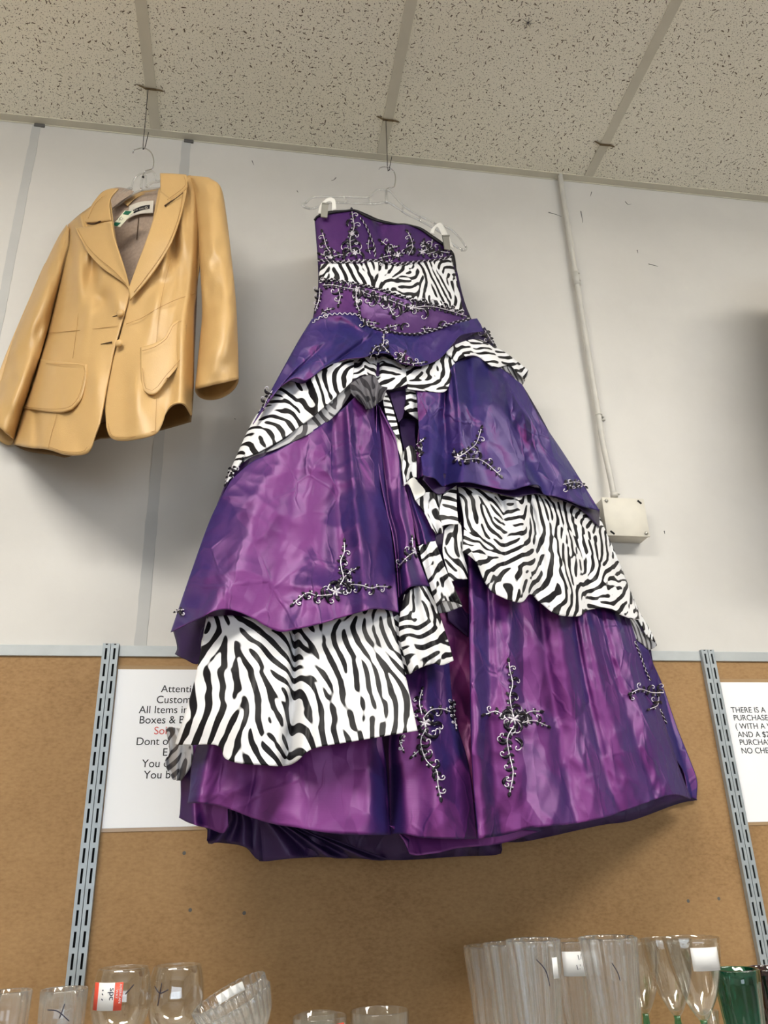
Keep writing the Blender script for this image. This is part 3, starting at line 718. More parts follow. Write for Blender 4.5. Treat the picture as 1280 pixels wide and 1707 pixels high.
# centre folds
P_('center_fold', [[(628, 672), (640, 690)], za((-40, 420), (60, 330), (110, 560)), za((20, 760), (90, 740), (170, 800)), za((55, 900), (130, 900), (190, 980)), za((80, 1100), (140, 1040), (215, 1060)), za((90, 1265), (140, 1210), (200, 1196), (270, 1198))],
   M['purple'], nu=40, nv=80, lay=0.044, folds=((0.5, 0.45, 0.2, 0.01, 0.02), (0.1, 0.1, 0.1, -0.02, -0.02)), cr=0.003, seed=35)
P_('center_fold', [za((120, 560), (170, 560)), za((150, 700), (215, 730)), za((180, 850), (290, 840)), za((205, 960), (250, 950), (308, 925))], M['purple'], nu=24, nv=40, lay=0.034, folds=((0.4, 0.4, 0.2, 0.0, 0.02),), cr=0.002, seed=36)
P_('center_fold', [za((200, 40), (300, 40)), za((210, 200), (290, 200)), za((195, 400), (290, 400)), za((200, 560), (270, 520))], M['purple'], nu=20, nv=30, lay=0.030, folds=((0.5, 0.4, 0.2, 0.0, 0.02),), seed=37)
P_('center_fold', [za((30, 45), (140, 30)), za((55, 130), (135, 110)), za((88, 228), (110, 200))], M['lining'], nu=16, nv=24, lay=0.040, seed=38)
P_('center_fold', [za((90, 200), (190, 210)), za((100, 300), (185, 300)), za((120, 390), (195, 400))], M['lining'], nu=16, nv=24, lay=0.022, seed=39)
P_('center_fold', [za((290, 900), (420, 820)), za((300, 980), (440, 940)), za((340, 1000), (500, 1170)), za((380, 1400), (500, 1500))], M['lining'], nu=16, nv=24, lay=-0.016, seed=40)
# zebra cascade between the tiers
zr = dict(nu=30, nv=40, cr=0.001)
P_('zebra_ruffle', [za((-5, 40), (5, 35)), za((0, 130), (40, 110)), za((40, 250), (75, 225)), za((92, 332), (97, 330))], M['zebra'], lay=0.055, seed=41, **zr)
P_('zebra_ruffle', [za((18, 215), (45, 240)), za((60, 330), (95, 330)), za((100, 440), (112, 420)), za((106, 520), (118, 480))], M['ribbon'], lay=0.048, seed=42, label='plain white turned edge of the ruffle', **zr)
P_('zebra_ruffle', [za((130, 25), (185, 40)), za((128, 100), (200, 130)), za((118, 150), (160, 180), (210, 215))], M['zebra'], lay=0.046, seed=43, wav=(1, 0, 0.008), **zr)
P_('zebra_ruffle', [za((118, 392), (160, 362), (185, 400)), za((108, 500), (192, 470)), za((118, 605), (150, 560), (192, 552))], M['zebra'], lay=0.052, seed=44, wav=(1, 0.004, 0.008), **zr)
P_('zebra_ruffle', [za((112, 600), (170, 555), (200, 580)), za((150, 600), (242, 628)), za((188, 692), (215, 670), (240, 655))], M['ribbon'], lay=0.050, seed=45, label='plain white turned edge of the ruffle', **zr)
P_('zebra_ruffle', [za((188, 690), (240, 645), (330, 640), (400, 620)), za((240, 760), (300, 720), (350, 760)), za((290, 860), (330, 830), (355, 840)), za((310, 893), (350, 885))], M['zebra'], lay=0.040, seed=46, wav=(1.5, 0.004, 0.01), **zr)
P_('zebra_ruffle', [za((350, 660), (430, 600)), za((330, 750), (432, 720)), za((338, 842), (380, 835), (442, 830))], M['zebra'], lay=0.048, seed=47, rot=0.8, **zr)
P_('zebra_ruffle', [za((362, 840), (455, 815)), za((350, 990), (470, 960)), za((378, 1100), (490, 1070)), za((400, 1172), (440, 1160), (500, 1156))], M['zebra'], lay=0.036, seed=48, wav=(1, 0.002, 0.006), **zr)
P_('zebra_ruffle', [za((208, 962), (250, 940), (302, 932)), za((235, 1080), (355, 1075)), za((270, 1190), (400, 1170)), za((312, 1320), (350, 1285), (400, 1290), (465, 1312))], M['zebra'], lay=0.046, flare=0.006, seed=49, wav=(1.2, 0.004, 0.010), **zr)
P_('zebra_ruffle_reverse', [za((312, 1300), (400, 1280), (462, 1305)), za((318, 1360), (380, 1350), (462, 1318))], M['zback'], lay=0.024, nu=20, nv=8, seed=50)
P_('zebra_ruffle', [za((120, 1250), (200, 1195), (272, 1196)), za((90, 1400), (200, 1380), (330, 1370)), za((95, 1520), (220, 1520), (380, 1520)), za((150, 1720), (200, 1690), (280, 1660), (350, 1665), (413, 1640))], M['zebra'], lay=0.040, flare=0.010, seed=51, wav=(1.6, 0.006, 0.012), **zr)
P_('zebra_ruffle', [za((60, 1380), (110, 1350)), za((75, 1560), (150, 1550)), za((110, 1720), (165, 1720))], M['zebra'], lay=0.026, seed=52, **zr)

# right tiers
P_('zebra_tier', [z4((335, 715), (420, 715), (500, 745), (600, 770), (700, 790), (800, 800), (900, 830), (985, 860)), z4((370, 900), (500, 900), (640, 900), (820, 920), (1020, 940)), z6((300, 130), (420, 200), (560, 220), (720, 240), (930, 260)),
                  z6((300, 110), (330, 128), (360, 190), (390, 260), (430, 300), (520, 330), (558, 298), (600, 335), (660, 375), (740, 382), (780, 358), (850, 352), (900, 375), (940, 390), (975, 395))],
   M['zebra'], nu=140, nv=80, lay=0.034, flare=0.016, folds=((0.12, 0.10, 0.04, 0.0, 0.02), (0.3, 0.26, 0.04, -0.008, -0.02), (0.42, 0.36, 0.05, 0.008, 0.025), (0.5, 0.5, 0.04, -0.008, -0.025), (0.62, 0.62, 0.05, 0.0, 0.02), (0.75, 0.78, 0.05, 0.0, -0.02)), cr=0.0015, seed=61, rot=0.9)
P_('zebra_tier_end', [zc((330, 130), (390, 110)), zc((400, 240), (455, 260)), zc((450, 320), (520, 370)), zc((500, 420), (572, 480))], M['zebra'], nu=16, nv=30, lay=0.022, seed=63)
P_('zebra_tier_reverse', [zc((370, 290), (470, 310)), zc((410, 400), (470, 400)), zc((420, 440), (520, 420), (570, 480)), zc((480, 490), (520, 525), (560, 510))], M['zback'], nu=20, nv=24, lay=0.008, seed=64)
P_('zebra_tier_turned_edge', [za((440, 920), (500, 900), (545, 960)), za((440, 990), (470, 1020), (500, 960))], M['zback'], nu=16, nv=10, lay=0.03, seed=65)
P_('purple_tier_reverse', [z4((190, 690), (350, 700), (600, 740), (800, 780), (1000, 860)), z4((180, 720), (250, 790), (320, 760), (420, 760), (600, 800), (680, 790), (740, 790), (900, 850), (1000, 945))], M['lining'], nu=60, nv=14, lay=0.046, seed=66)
P_('purple_tier', [z4((150, 300), (250, 300), (320, 190), (430, 150), (520, 190), (600, 250), (640, 280)), z4((160, 450), (330, 430), (520, 420), (720, 430)), z4((170, 600), (370, 600), (600, 610), (850, 625)),
                   z4((180, 700), (205, 708), (240, 718), (270, 752), (295, 745), (330, 735), (400, 735), (470, 750), (540, 765), (600, 768), (650, 754), (700, 745), (728, 756), (745, 790), (800, 800), (860, 820), (920, 845), (1000, 866))],
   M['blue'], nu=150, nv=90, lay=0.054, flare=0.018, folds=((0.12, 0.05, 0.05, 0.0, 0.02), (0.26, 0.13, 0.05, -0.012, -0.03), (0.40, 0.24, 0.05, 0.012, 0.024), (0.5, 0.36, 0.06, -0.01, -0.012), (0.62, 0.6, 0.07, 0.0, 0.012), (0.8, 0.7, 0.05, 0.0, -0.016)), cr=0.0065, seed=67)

# upper zebra band and frills
P_('zebra_drape', [z3((60, 880), (190, 590), (290, 455), (380, 370), (470, 380), (560, 310), (640, 265), (735, 240)), z3((80, 880), (210, 690), (330, 580), (460, 500), (560, 420), (650, 350), (735, 310)),
                   z3((52, 925), (112, 800), (230, 745), (360, 672), (470, 592), (560, 522), (650, 442), (725, 370))], M['zebra'], nu=90, nv=36, lay=0.060, folds=((0.6, 0.6, 0.04, -0.008, -0.008), (0.75, 0.72, 0.05, 0.014, 0.014)), cr=0.002, seed=71, rot=0.5)
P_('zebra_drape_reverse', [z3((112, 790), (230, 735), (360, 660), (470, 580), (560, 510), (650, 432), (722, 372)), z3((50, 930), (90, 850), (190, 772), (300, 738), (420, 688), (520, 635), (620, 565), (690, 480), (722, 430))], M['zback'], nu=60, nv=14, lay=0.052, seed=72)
P_('zebra_band', [z3((700, 240), (760, 225), (830, 240), (880, 235), (960, 240), (1030, 280)), z3((720, 372), (780, 335), (830, 350), (870, 402), (940, 412), (1020, 385))], M['zebra'], nu=50, nv=30, lay=0.058, folds=((0.25, 0.25, 0.08, 0.01, 0.014), (0.5, 0.5, 0.06, -0.01, -0.014)), seed=73, rot=1.3)
P_('gathered_knot', [z3((712, 385), (760, 355), (800, 338), (850, 345), (875, 390), (914, 402)), z3((722, 430), (790, 420), (850, 425), (902, 430)), z3((750, 460), (790, 470), (840, 475), (888, 465)), z3((790, 500), (805, 518), (835, 512), (868, 478))], M['zsheer'], nu=60, nv=24, lay=0.068, wav=(3.2, 0.003, 0.006), cr=0.004, seed=74)
P_('zebra_band', [z4((98, 180), (200, 185), (255, 165), (300, 120), (340, 90)), z4((105, 240), (200, 250), (280, 235), (320, 160)), z4((110, 302), (200, 312), (285, 312), (312, 245), (330, 185))], M['zebra'], nu=50, nv=30, lay=0.060, seed=75, rot=1.6)
P_('zebra_frill', [z4((285, 130), (340, 92), (430, 70), (500, 100), (560, 130), (620, 175), (670, 215)), z4((330, 175), (380, 150), (430, 148), (480, 182), (522, 202), (580, 190), (610, 215), (655, 260))], M['zebra'], nu=60, nv=24, lay=0.066, wav=(2.5, 0.002, 0.008), seed=76, rot=1.2)
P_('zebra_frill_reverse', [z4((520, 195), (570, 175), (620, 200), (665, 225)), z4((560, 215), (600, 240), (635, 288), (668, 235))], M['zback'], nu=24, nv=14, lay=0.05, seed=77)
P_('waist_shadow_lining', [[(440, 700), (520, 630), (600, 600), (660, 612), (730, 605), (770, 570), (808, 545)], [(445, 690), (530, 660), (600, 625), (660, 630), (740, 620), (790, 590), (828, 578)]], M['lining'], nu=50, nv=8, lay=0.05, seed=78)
# peplum
P_('peplum', [z2((120, 890), (190, 862), (280, 857), (345, 862), (385, 895), (430, 930), (500, 950), (580, 965), (660, 965), (740, 945), (820, 920), (925, 892), (960, 886)),
              z3((430, 170), (560, 160), (700, 130), (820, 120), (1000, 150), (1150, 150), (1290, 80)) + [(790, 540), (801, 540)],
              [(421, 707), (437, 684), (452, 660), (470, 642), (490, 630), (506, 634), (514, 632), (535, 617), (560, 604), (579, 598), (607, 595), (622, 589), (650, 590), (664, 603), (683, 608), (706, 609), (733, 597), (752, 576), (769, 558), (806, 552)]],
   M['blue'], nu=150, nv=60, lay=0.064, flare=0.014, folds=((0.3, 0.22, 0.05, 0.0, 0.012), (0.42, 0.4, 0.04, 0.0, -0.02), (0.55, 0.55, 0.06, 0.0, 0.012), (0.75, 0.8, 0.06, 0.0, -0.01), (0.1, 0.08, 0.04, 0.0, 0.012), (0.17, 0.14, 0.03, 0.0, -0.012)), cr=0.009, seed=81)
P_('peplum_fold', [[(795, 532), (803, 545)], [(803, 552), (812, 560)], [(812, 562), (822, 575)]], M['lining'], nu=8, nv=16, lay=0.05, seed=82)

# bodice
P_('bodice_band', [zb((135, 590), (200, 575), (320, 590), (420, 610), (560, 640), (700, 690), (850, 730), (1000, 765), (1160, 810)), zb((115, 720), (250, 700), (400, 740), (600, 790), (800, 820), (1000, 830), (1190, 850)),
                   zb((85, 890), (160, 845), (250, 828), (400, 830), (440, 865), (500, 915), (600, 945), (720, 970), (830, 972), (950, 945), (1080, 895), (1210, 862))], M['satin'], nu=90, nv=40, lay=0.052, cr=0.0015, seed=83)
P_('bodice_zebra_band', [zb((150, 470), (250, 455), (400, 455), (540, 455), (680, 465), (850, 455), (980, 450), (1075, 425)), zb((135, 540), (300, 530), (600, 560), (900, 570), (1110, 560)),
                         zb((135, 595), (210, 580), (320, 595), (420, 612), (560, 645), (700, 690), (850, 735), (1000, 770), (1165, 815))], M['zebra'], nu=90, nv=40, lay=0.054, folds=((0.7, 0.85, 0.03, 0.004, 0.006), (0.5, 0.6, 0.03, -0.003, -0.004)), cr=0.001, seed=84, rot=0.3, uvs=1.15)
P_('bodice_top', [zb((103, 155), (130, 128), (230, 105), (330, 92), (390, 90), (470, 135), (560, 170), (680, 190), (760, 190), (850, 220), (950, 290), (1050, 360), (1085, 390)), zb((115, 300), (300, 270), (540, 290), (800, 300), (1000, 370), (1085, 410)),
                  zb((130, 480), (250, 465), (400, 462), (540, 462), (680, 472), (850, 462), (980, 455), (1080, 432))], M['satin'], nu=90, nv=40, lay=0.050, folds=((0.3, 0.3, 0.1, 0.0, 0.006), (0.45, 0.5, 0.05, -0.008, 0.0), (0.62, 0.6, 0.1, 0.006, 0.006)), cr=0.0015, seed=85)
P_('bodice_lining', [zb((105, 145), (150, 105), (230, 90), (330, 84), (395, 82), (480, 115), (560, 150), (680, 178), (740, 186), (850, 205), (950, 268), (1040, 335), (1095, 400)), zb((115, 300), (540, 300), (1100, 480))], M['black'], nu=60, nv=10, lay=0.035, seed=86, label='black inside face showing above the neckline')
def surf_line(pts, n, H=DR, lay=0.06, base=gown):
    q = spline(pts, n); return H.at(q[:, 0], q[:, 1], base(q[:, 0], q[:, 1]) + lay)
MB().tube(surf_line(zb((103, 160), (130, 128), (230, 104), (330, 91), (390, 88), (470, 130), (560, 165), (680, 186), (760, 190), (850, 218), (950, 288), (1050, 355), (1090, 400), (1105, 480), (1105, 520)), 80, lay=0.053), 0.0022, 8).obj('neckline_binding', M['black'], dress)

# hanging loops and clips on the loops
def loop(out, inn, clip, lab):
    o = P_('hanger_loop', [out, inn], M['ribbon'], nu=24, nv=6, lay=0.055, thick=0.001)
    c = DR.at(np.array([q[0] for q in clip]), np.array([q[1] for q in clip]), gown(np.array([q[0] for q in clip]), np.array([q[1] for q in clip])) + 0.063)
    # a flat clip plate with a folded top
    n_ = DR.n * 0.003
    vs = list(c) + [q - n_ for q in c]
    mb = MB().add(vs, [(0, 1, 2, 3), (7, 6, 5, 4), (0, 4, 5, 1), (1, 5, 6, 2), (2, 6, 7, 3), (3, 7, 4, 0)])
    mb.tube([c[0], c[1]], 0.0022, 8)
    mb.obj('loop_clip', M['clip'], dress, False)
loop(zb((128, 110), (140, 55), (180, 10), (215, -5), (250, 15), (258, 80)), zb((160, 112), (165, 60), (190, 30), (215, 25), (228, 40), (225, 90)), zb((158, 38), (204, 42), (194, 138), (150, 132)), 'left')
loop(zb((925, 250), (935, 220), (975, 185), (1010, 180), (1060, 270), (1095, 360)), zb((955, 258), (960, 225), (975, 205), (990, 220), (1025, 290), (1068, 345)), zb((1014, 270), (1060, 268), (1070, 372), (1030, 360)), 'right')

# ------------------------------------------------------------------ beadwork
def make_bvh(H):
    V, F = [], []
    for h, v, f in SURF:
        if h is H:
            b = len(V); V += [tuple(q) for q in v]; F += [tuple(i + b for i in q) for q in f]
    return BVHTree.FromPolygons(V, F)
BV = make_bvh(DR)
CAMV = Vector(CAM)
def stick(pts, lift=0.0015):
    """points of the design laid on the cloth surface under them"""
    q = np.asarray(pts, float); d = rays(q[:, 0], q[:, 1]); n = len(q)
    dist = np.full(n, np.nan)
    for k in range(n):
        h = BV.ray_cast(CAMV, Vector(d[k]))
        if h[0] is not None: dist[k] = h[3]
    ok = ~np.isnan(dist)
    if not ok.any(): dist[:] = np.linalg.norm(DR.at(q[:, 0], q[:, 1], gown(q[:, 0], q[:, 1]) + 0.05) - CAM, axis=1)
    else:
        med = np.nanmedian(dist); st = int(np.nanargmin(np.abs(dist - med))); last = dist[st]
        for rg in (range(st, n), range(st, -1, -1)):
            last = dist[st]
            for k in rg:
                if np.isnan(dist[k]) or abs(dist[k] - last) > 0.02: dist[k] = last
                last = dist[k]
    if n > 4:                          # ride over the edge of the next layer instead of under it
        pd = np.pad(dist, 2, mode='edge'); dist = np.min([pd[k:k + n] for k in range(5)], axis=0)
    return CAM + d * (dist - lift)[:, None]

class Bead:
    def __init__(s): s.black = MB(); s.silver = MB(); s.stone = MB()
    def cord(s, pts, n=16, r=0.00095, mb=None):
        (mb or s.silver).tube(stick(spline(pts, n)), r, 5)
    def stone_at(s, p, r=0.0022):
        r *= 0.72; c = stick([p], 0.002)[0]; s.stone.ball(c, r, 6, 4)
    def leaf(s, p, ang, L, w=0.36):
        d = np.array([math.cos(ang), math.sin(ang)]); e = np.array([-d[1], d[0]]); p = np.array(p)
        ts = np.linspace(0, 1, 7); top, bot = [], []
        prof = np.sin(ts * PI) ** 0.8 * (1 - 0.35 * ts)
        mid = stick([p + d * L * t for t in ts], 0.0030)
        a = stick([p + d * L * t + e * L * w * q for t, q in zip(ts, prof)], 0.0012); b = stick([p + d * L * t - e * L * w * q for t, q in zip(ts, prof)], 0.0012)
        fs = []
        for i in range(6): fs += [(i, 7 + i, 8 + i, i + 1), (14 + i, i, i + 1, 15 + i)]
        s.black.add(list(mid) + list(a) + list(b), fs)
    def curl(s, p, ang, size, turn=1, fat=True):
        """a scroll: a black sequin crescent with a silver cord curled inside"""
        size *= 1.15; a0 = ang; q = np.array(p, float); pts = [q.copy()]
        n = 14; 
        for i in range(n):
            a0 += turn * (0.14 + 0.036 * i); q = q + np.array([math.cos(a0), math.sin(a0)]) * size * 0.22 * (1 - i / n * 0.62); pts.append(q.copy())
        s.cord(pts, 22)
        if fat:
            w = stick(spline(np.array(pts[:9]) + np.array([-math.sin(ang), math.cos(ang)]) * -turn * size * 0.16, 10), 0.001)
            s.black.tube(w, [0.0008, 0.0016, 0.0024, 0.0029, 0.0031, 0.0031, 0.0029, 0.0024, 0.0018, 0.0012, 0.0006], 6)
        s.stone_at(pts[-1], 0.0019)
        return pts
    def flower(s, p, R):
        for k in range(6):
            a = k * PI / 3 + 0.3
            s.cord([p, (p[0] + R * math.cos(a), p[1] + R * math.sin(a))], 4, [0.0008, 0.0017, 0.002, 0.0016, 0.0006])
        s.stone_at(p, 0.0026)
        for k in range(5):
            a = k * 2 * PI / 5; s.leaf((p[0] + R * 0.5 * math.cos(a), p[1] + R * 0.5 * math.sin(a)), a, R * 1.25)
    def sprig(s, spine, seed=0, size=10, dens=1.0, tip=True):
        size *= 1.22; dens *= 1.1
        r = random.Random(seed); sp = spline(spine, max(6, int(len(spine) * 6)))
        s.cord(spine, 24)
        L = np.linalg.norm(np.diff(sp, axis=0), axis=1).sum(); n = max(2, int(L / (size * 1.05) * dens)); side = 1 if r.random() < 0.5 else -1
        for k in range(n):
            t = (k + 0.5) / n; i = min(len(sp) - 2, int(t * (len(sp) - 1))); d = sp[i + 1] - sp[i]; a = math.atan2(d[1], d[0])
            sz = size * (1 - 0.45 * t)
            s.leaf(sp[i], a - side * 0.9, sz * 0.95)
            if k % 2 == 0: s.curl(sp[i], a + side * 0.8, sz * 1.0, side, sz > size * 0.7)
            else: s.leaf(sp[i], a + side * 0.8, sz * 0.8); s.stone_at(sp[i] + np.array([-d[1], d[0]]) / np.linalg.norm(d) * side * sz * 0.4, 0.0020)
            s.stone_at(sp[i], 0.0019); side = -side
        if tip: d = sp[-1] - sp[-2]; s.leaf(sp[-1], math.atan2(d[1], d[0]), size * 0.8); s.stone_at(sp[-1], 0.0020)
    def braid(s, pts, step=5.0, amp=1.6, chain=True):
        q = spline(pts, 200); L = np.linalg.norm(np.diff(q, axis=0), axis=1).sum(); n = int(L / step); q = spline(pts, n * 6)
        d = np.gradient(q, axis=0); d /= np.linalg.norm(d, axis=1, keepdims=True); e = np.stack([-d[:, 1], d[:, 0]], 1)
        ph = np.arange(len(q)) / 6 * PI
        for sg, mb in ((1, s.silver), (-1, s.black)):
            mb.tube(stick(q + e * (amp * np.sin(ph) * sg)[:, None], 0.002 if sg > 0 else 0.0015), 0.0009 if sg > 0 else 0.0016, 5)
        for k in range(0, len(q), 12): s.stone_at(q[k], 0.0017)
    def done(s, parent):
        """one applique per patch of beadwork that hangs together, with its cords and stones"""
        def cluster(P, gap):
            lo = np.array([p[0].min(0) for p in P]); hi = np.array([p[0].max(0) for p in P]); n = len(P); root = list(range(n))
            def find(a):
                while root[a] != a: root[a] = root[root[a]]; a = root[a]
                return a
            g = np.maximum(0, np.maximum(lo[:, None] - hi[None], lo[None] - hi[:, None])); near = np.sqrt((g ** 2).sum(2)) < gap
            for a, b_ in zip(*np.nonzero(np.triu(near, 1))): root[find(a)] = find(b_)
            out = {}
            for a in range(n): out.setdefault(find(a), []).append(P[a])
            return list(out.values())
        def build(nm, mt, P, par):
            mb = MB()
            for v, f, k in P: mb.add(v, f)
            return mb.obj(nm, M[mt], par)
        P = [(np.array(v), f, k) for k, mb in enumerate((s.black, s.silver, s.stone)) for v, f in mb.pieces]
        for gp in cluster(P, 0.018):
            o = None
            for k, nm, mt in ((0, 'applique', 'sequin'), (1, 'silver_cord', 'silver'), (2, 'rhinestones', 'crystal')):
                Q = [p for p in gp if p[2] == k]
                if not Q: continue
                if o is None: o = build('applique', mt, Q, parent)
                else:
                    for q in cluster(Q, 0.0195): build(nm, mt, q, o)

Zm = Z(470, 890, 6.737)
b = Bead()                                         # spray on the left tier
c = Zm((605, 650))[0]; b.flower(c, 10)
b.sprig(Zm((640, 590), (690, 500), (670, 400), (660, 300), (700, 200), (700, 100)), 1, 9, 1.1)
b.sprig(Zm((560, 680), (470, 690), (380, 690), (290, 660), (200, 720), (130, 780)), 2, 9, 1.1)
b.sprig(Zm((680, 590), (780, 570), (900, 580), (1000, 610), (1080, 590), (1180, 595)), 3, 9, 1.1)
b.curl(Zm((640, 580))[0], -2.4, 13, -1); b.curl(Zm((700, 570))[0], 0.0, 12, 1); b.curl(Zm((500, 700))[0], -2.6, 12, 1); b.sprig(Zm((690, 500), (760, 430), (830, 390)), 9, 8, 1.0)
b.done(dress)
b = Bead()                                         # cross-shaped spray on the right skirt panel
c = z6((495, 775))[0]; b.flower(c, 11)
b.sprig(z6((490, 750), (480, 690), (490, 640), (480, 590), (476, 560)), 11, 10, 1.1)
b.sprig(z6((495, 800), (470, 850), (480, 920), (492, 980), (480, 1050)), 12, 11, 1.2)
b.sprig(z6((470, 775), (430, 745), (390, 755)), 13, 10); b.sprig(z6((520, 765), (560, 745), (590, 745)), 14, 10); b.sprig(z6((520, 790), (570, 780), (620, 800)), 15, 9)
for a, tn in ((-2.2, -1), (-0.7, 1), (0.6, 1), (2.4, -1)): b.curl((c[0] + 6 * math.cos(a), c[1] + 6 * math.sin(a)), a, 14, tn)
b.curl(z6((500, 850))[0], 0.3, 14, 1); b.curl(z6((470, 1000))[0], 2.6, 10, -1); b.curl(z6((470, 850))[0], 2.8, 10, 1)
b.done(dress)
b = Bead()                                         # spray on the middle skirt panel
c = z6((155, 790))[0]; b.flower(c, 10)
b.sprig(z6((150, 770), (180, 740), (220, 735), (250, 745)), 21, 10); b.sprig(z6((145, 760), (135, 710), (145, 665)), 22, 8)
b.sprig(z6((160, 810), (140, 860), (160, 930), (200, 970), (205, 1020), (215, 1070)), 23, 11, 1.2)
b.curl(z6((170, 830))[0], 0.7, 14, -1); b.curl(z6((190, 800))[0], -0.8, 11, 1); b.sprig(z6((150, 880), (110, 915)), 24, 8); b.curl(z6((200, 975))[0], 2.4, 10, -1)
b.sprig(z6((265, 700), (268, 760), (275, 810)), 25, 5)
b.done(dress)
b = Bead()                                         # right-hand side seam and motif
b.sprig(zc((620, 830), (540, 830), (460, 805), (400, 830)), 31, 9, 1.2); b.curl(zc((400, 840))[0], 2.4, 7, -1); b.sprig(zc((590, 860), (580, 920), (530, 945)), 32, 8); b.curl(zc((580, 840))[0], -1.4, 8, 1)
b.braid(zc((420, 470), (460, 570), (500, 680), (530, 745)), 4, 1.0); b.braid(zc((600, 950), (630, 1020), (645, 1050)), 4, 1.0)
b.done(dress)
b = Bead()                                         # right tier spray
c = z4((345, 622))[0]; b.flower(c, 8)
b.sprig(z4((360, 610), (400, 580), (430, 550), (450, 490)), 41, 9, 1.3); b.sprig(z4((370, 630), (430, 625), (480, 650), (535, 700)), 42, 9, 1.2); b.curl(z4((370, 640))[0], 0.2, 9, -1)
b.sprig(z4((325, 620), (325, 590)), 43, 6)
b.done(dress)
b = Bead(); b.sprig(z4((830, 745), (870, 735), (905, 735), (930, 752)), 45, 8, 1.4); b.sprig(z4((850, 750), (900, 755)), 46, 7); b.done(dress)
b = Bead(); b.sprig(z4((150, 560), (170, 545), (182, 535)), 47, 6); b.sprig(z4((165, 610), (175, 580), (160, 575)), 48, 7); b.curl(z4((160, 590))[0], 0.3, 7, 1); b.done(dress)
b = Bead(); c = z6((118, 135))[0]; b.flower(c, 7); b.sprig(z6((110, 140), (85, 160), (55, 195)), 49, 9, 1.2); b.sprig(z6((110, 120), (108, 85)), 50, 7); b.done(dress)
b = Bead(); b.sprig(z3((820, 250), (850, 190), (890, 175), (895, 120)), 51, 7, 1.3); b.sprig(z3((890, 180), (920, 215)), 52, 6); b.sprig(z3((950, 250), (985, 250), (1005, 220)), 53, 7, 1.3); b.sprig(z3((980, 265), (1050, 275), (1110, 268)), 54, 7, 1.3); b.done(dress)
b = Bead(); b.sprig(z3((300, 420), (270, 470), (255, 510)), 55, 8, 1.4); b.done(dress)
b = Bead(); b.sprig(z3((90, 820), (70, 870), (52, 915)), 56, 7, 1.2); b.done(dress)
b = Bead(); b.sprig([(808, 550), (814, 560), (822, 572)], 57, 8, 1.6); b.done(dress)
b = Bead(); b.sprig(z5((120, 400), (100, 402), (85, 408)), 58, 6); b.done(dress)
b = Bead(); b.sprig(z5((1060, 960), (1040, 960), (1055, 1000)), 59, 6); b.done(dress)
b = Bead()                                         # bodice top
b.braid(zb((125, 440), (250, 455), (400, 450), (540, 445), (680, 468), (850, 452), (980, 440), (1085, 415)), 4.5, 1.8)
b.sprig(zb((365, 390), (355, 300), (370, 250), (385, 200), (370, 100)), 61, 9, 1.4); b.flower(zb((390, 390))[0], 6); b.flower(zb((370, 255))[0], 5)
b.curl(zb((360, 330))[0], -2.6, 12, -1); b.curl(zb((370, 330))[0], -0.6, 12, 1); b.curl(zb((350, 390))[0], 2.8, 12, -1); b.curl(zb((410, 390))[0], 0.2, 12, 1); b.curl(zb((345, 200))[0], -2.0, 9, 1)
b.sprig(zb((230, 400), (190, 350), (175, 300), (160, 250)), 62, 8, 1.2); b.flower(zb((220, 420))[0], 5); b.sprig(zb((340, 410), (280, 405), (220, 420), (150, 400)), 63, 8, 1.2)
b.braid(zb((430, 140), (470, 200), (500, 270), (530, 350), (535, 420)), 4, 0.9)
b.sprig(zb((500, 400), (485, 350), (490, 300)), 64, 7); b.sprig(zb((560, 430), (640, 410), (700, 405)), 65, 8, 1.3); b.flower(zb((695, 405))[0], 6)
b.sprig(zb((620, 400), (630, 350), (580, 310)), 66, 8, 1.2); b.sprig(zb((630, 360), (690, 345)), 67, 6); b.curl(zb((620, 390))[0], -2.0, 11, 1)
b.sprig(zb((770, 410), (800, 350), (790, 290), (770, 250)), 68, 8, 1.3); b.curl(zb((760, 400))[0], -1.6, 12, 1); b.curl(zb((790, 400))[0], -0.6, 11, -1)
b.flower(zb((870, 385))[0], 6); b.sprig(zb((880, 380), (930, 350), (940, 300)), 69, 8, 1.3); b.sprig(zb((900, 400), (980, 380), (1060, 390)), 70, 9, 1.4); b.curl(zb((910, 400))[0], -0.8, 11, 1); b.curl(zb((960, 400))[0], -0.8, 9, 1)
b.sprig(zb((870, 350), (880, 310)), 71, 7)
b.done(dress)
b = Bead()                                         # bodice lower band
b.braid(zb((140, 598), (210, 582), (320, 597), (420, 614), (560, 648), (700, 692), (850, 738), (1000, 772), (1165, 815)), 4.5, 1.8)
b.braid(zb((90, 885), (160, 842), (250, 825), (400, 828), (440, 862), (500, 912), (600, 942), (720, 966), (830, 968), (950, 940), (1080, 892), (1205, 860)), 4.2, 1.6)
b.sprig(zb((160, 620), (240, 620), (330, 640), (400, 650)), 81, 8, 1.4); b.flower(zb((405, 650))[0], 6); b.sprig(zb((410, 650), (500, 690), (600, 715), (660, 830)), 82, 10, 1.2); b.flower(zb((600, 715))[0], 5)
b.sprig(zb((600, 710), (700, 750), (790, 780), (880, 790)), 83, 9, 1.3); b.flower(zb((795, 780))[0], 6); b.sprig(zb((800, 780), (920, 770), (1060, 800), (1180, 840)), 84, 9, 1.3); b.flower(zb((1075, 795))[0], 5)
b.sprig(zb((270, 640), (285, 700), (275, 750)), 85, 8, 1.2); b.sprig(zb((400, 660), (400, 740), (420, 800)), 86, 8, 1.2); b.flower(zb((410, 735))[0], 5)
